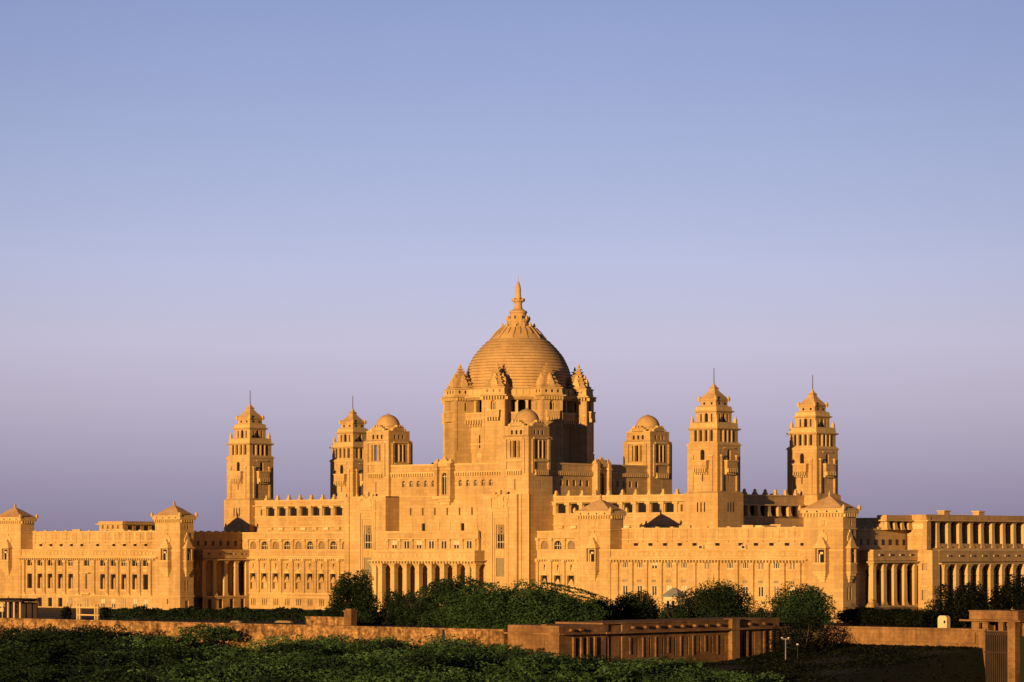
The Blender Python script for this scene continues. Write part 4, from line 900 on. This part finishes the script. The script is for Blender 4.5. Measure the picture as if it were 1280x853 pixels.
solid('railing', b, [TRIM], 'pale timber railing of two bars in front of the left wing', 'railing', p[:2])

# ================================================================ VEGETATION
def leaf_mesh(name, pts, size, mats, flat=0.35, nrm=None, mi=None):
    """many small leaf sprays: pts (n,3) in units, local coordinates"""
    n = len(pts)
    a = RNG.normal(size=(n,3)); a[:,2] *= flat; a /= np.linalg.norm(a, axis=1)[:,None]
    t = RNG.normal(size=(n,3)); t -= (t*a).sum(1)[:,None]*a; t /= np.linalg.norm(t, axis=1)[:,None]
    sz = size*RNG.uniform(.55, 1.35, size=(n,1))
    v = np.empty((n,4,3)); v[:,0] = pts-a*sz; v[:,1] = pts+t*sz*.42; v[:,2] = pts+a*sz; v[:,3] = pts-t*sz*.42
    me = bpy.data.meshes.new(name); me.vertices.add(4*n); me.vertices.foreach_set('co', (v*U).ravel())
    me.loops.add(4*n); me.loops.foreach_set('vertex_index', np.arange(4*n, dtype=np.int32))
    me.polygons.add(n); me.polygons.foreach_set('loop_start', np.arange(0, 4*n, 4, dtype=np.int32)); me.polygons.foreach_set('loop_total', np.full(n, 4, dtype=np.int32))
    for m in mats: me.materials.append(m)
    if mi is not None: me.polygons.foreach_set('material_index', mi.astype(np.int32))
    me.update(calc_edges=True); return me
def crown_points(n, rx, ry, h, nclump, cr, low=0.0, flat=1.0):
    """leaf positions gathered in clumps spread evenly over a dome-shaped crown, with an uneven outline"""
    k = np.arange(nclump)+.5; zz = 1-(1+low)*k/nclump; th = k*2.39996+RNG.normal(size=nclump)*.25
    d = np.stack([np.sqrt(np.maximum(0, 1-zz**2))*np.cos(th), np.sqrt(np.maximum(0, 1-zz**2))*np.sin(th), zz], 1)
    d = np.sign(d)*np.abs(d)**np.array([.86,.86,.72]); lob = 1+.06*np.sin(d[:,0]*4.1+RNG.uniform(0,6))+.06*np.sin(d[:,1]*3.7+d[:,2]*4.3+RNG.uniform(0,6)); rad = (RNG.uniform(.80, 1.05, size=nclump)*lob)[:,None]; inner = RNG.random(nclump) < .22; rad[inner] *= .6
    cc = d*rad*np.array([max(1, rx-cr*.8), max(1, ry-cr*.8), max(1, h-cr*.8*flat)])
    rr = cr*RNG.choice([.5, .75, 1.0, 1.35], size=nclump)
    kk = RNG.choice(nclump, size=n, p=rr**2/np.sum(rr**2))
    q = RNG.normal(size=(n,3)); q /= np.linalg.norm(q, axis=1)[:,None]; q *= RNG.uniform(.2, 1.0, size=(n,1))**.45
    q[:,2] *= flat
    return cc[kk]+q*rr[kk][:,None]
def limb(b, p0, p1, r0, r1, n=6):
    d = Vector(p1)-Vector(p0); q = d.to_track_quat('Z', 'Y'); i0 = len(b.v)
    for p, r in ((p0, r0), (p1, r1)):
        for k in range(n):
            t = 2*math.pi*k/n; o = q @ Vector((r*math.cos(t), r*math.sin(t), 0)); b.v.append((p[0]+o.x, p[1]+o.y, p[2]+o.z))
    for k in range(n): b.f.append((i0+k, i0+(k+1)%n, i0+n+(k+1)%n, i0+n+k)); b.m.append(0)
def tree(name, px, s, wpx, ytop, label, leaf, kind='round', nleaf=7000, cat='tree', base=None, cr=None, trunk_h=.28):
    zb = -77 if base is None else base
    p = at(px, s, zb); top = -(ytop-686.2)/s; H = top-zb; rx = wpx/2/s*1.07
    o = empty(name, p); tag(o, label, cat)
    th = H*trunk_h; ch = H-th
    b = MB(); b.v = []; pts = [(0,0,0), (random.uniform(-1,1), random.uniform(-1,1), th)]
    limb(b, pts[0], pts[1], max(1.2, H*.045), max(.9, H*.034))
    for k in range(7):
        a = 2*math.pi*k/7+random.uniform(-.3, .3); rr = rx*random.uniform(.4, .8); e = (rr*math.cos(a), rr*math.sin(a), th+ch*random.uniform(.35, .75)); m_ = (e[0]*.45, e[1]*.45, th+ch*.25)
        limb(b, pts[1], m_, H*.022+.3, H*.014+.25); limb(b, m_, e, H*.014+.25, .2)
        for j in range(2):
            e2 = (e[0]*random.uniform(.7,1.2)+random.uniform(-3,3), e[1]*random.uniform(.7,1.2)+random.uniform(-3,3), e[2]+random.uniform(1, 5)); limb(b, m_, e2, .4, .15)
    t = b.build('trunk', [BARK], zoff=0.0); t.parent = o
    cr = cr or max(2.6, rx*.27)
    if kind == 'round':
        P = crown_points(nleaf, rx, rx*.9, H*.55, 70, cr, .8); P[:,2] += H*.45; sz = 1.3
    elif kind == 'shrub':
        P = crown_points(nleaf, rx, rx*.85, H*.98, 64, cr, .05); sz = 1.25
    else:       # thorn tree: flat feathery layers
        P = crown_points(nleaf, rx, rx*.8, H*.97, 90, cr*.95, .05, .5); sz = 1.3
        n2 = nleaf//8; k = RNG.integers(0, 34, n2); ang = RNG.uniform(0, 2*math.pi, 34)[k]; ln = RNG.uniform(.6, 1.06, 34)[k]; tt = RNG.uniform(.35, 1, n2)
        base_z = RNG.uniform(.45, .9, 34)[k]
        Q = np.stack([np.cos(ang)*rx*ln*tt, np.sin(ang)*rx*ln*tt, H*base_z*(1.12-.30*tt**2)+RNG.normal(size=n2)*.5], 1)
        P = np.concatenate([P, Q])
    P[:,2] = np.maximum(P[:,2], .8)
    me = leaf_mesh('crown', P, sz, [leaf], .8 if kind != 'thorn' else .45)
    c = bpy.data.objects.new('crown', me); COL.objects.link(c); c.parent = o
    return o
tree('broadleaf_tree', 441, 1.22, 70, 716, 'round dark green tree just right of the square pier, left end of the tree row', LEAF_D, 'shrub', 22000)
tree('shrub', 497, 1.22, 52, 737, 'dark low bush between the left round tree and the first feathery thorn tree', LEAF_D, 'shrub', 9000, 'shrub')
tree('thorn_tree', 572, 1.26, 118, 722, 'feathery green thorn tree before the portico, left of its wider neighbour', LEAF_M, 'thorn', 26000)
tree('thorn_tree', 655, 1.29, 205, 727, 'widest feathery thorn tree, before the right entrance pier', LEAF_L, 'thorn', 46000)
tree('shrub', 752, 1.26, 52, 745, 'dark bush at the right foot of the widest thorn tree', LEAF_D, 'shrub', 8000, 'shrub')
tree('shrub', 798, 1.25, 74, 738, 'rounded dark bush below the right wing, left of the hut', LEAF_D, 'shrub', 12000, 'shrub')
tree('broadleaf_tree', 892, 1.26, 106, 723, 'broad dark green tree in front of the right wing windows', LEAF_D, 'shrub', 22000)
tree('shrub', 842, 1.27, 40, 755, 'small dark bush under the left side of the broad tree by the hut', LEAF_D, 'shrub', 3500, 'shrub')
tree('broadleaf_tree', 1001, 1.27, 92, 729, 'round leafy tree in front of the right wing end block', LEAF_M, 'shrub', 18000)
tree('shrub', 1004, 1.385, 92, 766, 'large black green bush below the round tree, right of the annex end', LEAF_H, 'shrub', 9000, 'shrub', base=-112)
tree('broadleaf_tree', 1205, 1.27, 92, 725, 'black green tree before the side colonnade, above the sentry box', LEAF_H, 'shrub', 18000)
tree('broadleaf_tree', 1276, 1.26, 78, 714, 'dark tree cut by the right picture edge above the gatehouse', LEAF_H, 'shrub', 16000)
tree('shrub', 524, 1.245, 62, 741, 'dark bush filling the gap between the two feathery thorn trees and the portico', LEAF_D, 'shrub', 8000, 'shrub')
tree('shrub', 722, 1.262, 56, 749, 'darkest bush behind the right end of the widest thorn tree', LEAF_H, 'shrub', 7000, 'shrub')
tree('shrub', 950, 1.27, 40, 762, 'small dark bush between the broad tree and the round leafy tree', LEAF_D, 'shrub', 4000, 'shrub')
tree('shrub', 83, 1.16, 13, 755, 'small dark clipped bush standing before the left wing door', LEAF_H, 'shrub', 1200, 'shrub')
tree('shrub', 1150, 1.25, 60, 762, 'low dark bush at the foot of the black green tree', LEAF_H, 'shrub', 4000, 'shrub')
def hedge(name, p0, p1, z1, wd, label, n, leaf, z0=-77, cat='hedge'):
    c = ((p0[0]+p1[0])/2, (p0[1]+p1[1])/2, z0); L = math.hypot(p1[0]-p0[0], p1[1]-p0[1]); a = math.atan2(p1[1]-p0[1], p1[0]-p0[0])
    x = RNG.uniform(-L/2, L/2, n); y = RNG.uniform(-wd/2, wd/2, n)
    top = (z1-z0)*(1+.10*np.sin(x*.11)+.09*np.sin(x*.31+1)+.05*np.sin(x*.9))
    z = top*RNG.uniform(0, 1, n)**.5
    side = RNG.random(n) < .5; y = np.where(side & (z < top*.9), np.sign(y)*wd/2*RNG.uniform(.85, 1.1, n), y)
    me = leaf_mesh(name, np.stack([x, y, z], 1), 1.5, [leaf], .8)
    o = bpy.data.objects.new(name, me); COL.objects.link(o); o.location = W(c); o.rotation_euler.z = a
    return tag(o, label, cat)
hedge('hedge', at(128, 1.165), at(440, 1.20), -64, 14, 'long dark clipped hedge running along the foot of the left wing', 16000, LEAF_D)
hedge('hedge', at(1058, 1.235), at(1165, 1.29), -62, 22, 'tall black hedge across the foot of the right recess and side porch', 12000, LEAF_H)
def lawn(n):
    x = RNG.uniform(820, 1500, n); y = RNG.uniform(-1180, -580, n)
    t = np.minimum(1, (x-815)/70); bank = np.maximum(-130, -88-np.maximum(0, -585-y)*.09)
    z0 = -108-12*np.clip((-900-y)/700, 0, 1); z = np.where(y > -1100, z0*(1-t)+bank*t, z0-8*t)
    t2 = np.clip((x-1056)/6, 0, 1)*(y > -1100); z = z*(1-t2)-132*t2
    z += .5+1.2*np.sin(x*.05)*np.sin(y*.043)+RNG.normal(size=n)*.35
    me = leaf_mesh('lawn', np.stack([x, y, z+ZG], 1), 1.7, [LEAF_H], .35)  # shade on the bank comes from the leaf colour, nothing casts it
    o = bpy.data.objects.new('ground_cover', me); COL.objects.link(o); tag(o, 'rough grass coloured dark to stand for shade on the bank below the terrace wall', 'grass', kind='stuff')
lawn(110000)
# scrub: a mass of thorn canopies below the boundary wall
def scrub():
    P = []; M = []
    ca, sa = math.cos(PHI), math.sin(PHI)
    for dist in np.arange(2180, 3300, 46):
        sv = 3880.0/dist; half = 640/sv+60
        for l in np.arange(-half-30, half+30, 58):
            ll = l+random.uniform(-24, 24); dd = dist-3880+random.uniform(-20, 20)
            x = ll*ca-dd*sa; y = ll*sa+dd*ca; px = 647.8+3880*ll/(3880+dd)
            r = random.uniform(28, 54)
            if y > -850-r*.62 and x < 735+r: continue
            if x > 735 and (y > -850-r*.3 or px > 925): 
                if x-r*.8 < 800 or px > 925 or y > -700: continue
            big = math.sin(x*.0105+y*.0067)+math.sin(x*.0177-y*.0141+1.3)
            fall = max(0, (px-560)/400)*15 if px > 560 else 0
            top = (-83 if y > -1000 else -83-min(10, (-1000-y)*.032))-fall*1.2+big*3.4+random.uniform(-3.5, 3.5)+(random.choice((0, 0, 5, 8)) if y > -930 and x < 690 else 0)
            if random.random() < .10: continue
            h = r*random.uniform(.40, .6); n = int(3000*(r/42)**2)
            q = crown_points(n, r, r*.9, h, int(26+r*.5), r*.24, .05, .42)
            P.append(q+np.array([x, y, top-h]))
            dark = random.random() < (.8 if px < 215 else .2 if px < 380 else .07)  # darker leaves paint the shade over the scrub, mostly on the left
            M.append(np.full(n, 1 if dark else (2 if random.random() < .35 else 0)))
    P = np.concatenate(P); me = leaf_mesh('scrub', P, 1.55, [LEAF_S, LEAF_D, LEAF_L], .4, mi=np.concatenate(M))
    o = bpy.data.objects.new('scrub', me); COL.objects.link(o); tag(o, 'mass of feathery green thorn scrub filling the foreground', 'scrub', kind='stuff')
    o.location = (0, 0, ZG*U)
    print('scrub leaves', len(P))
scrub()
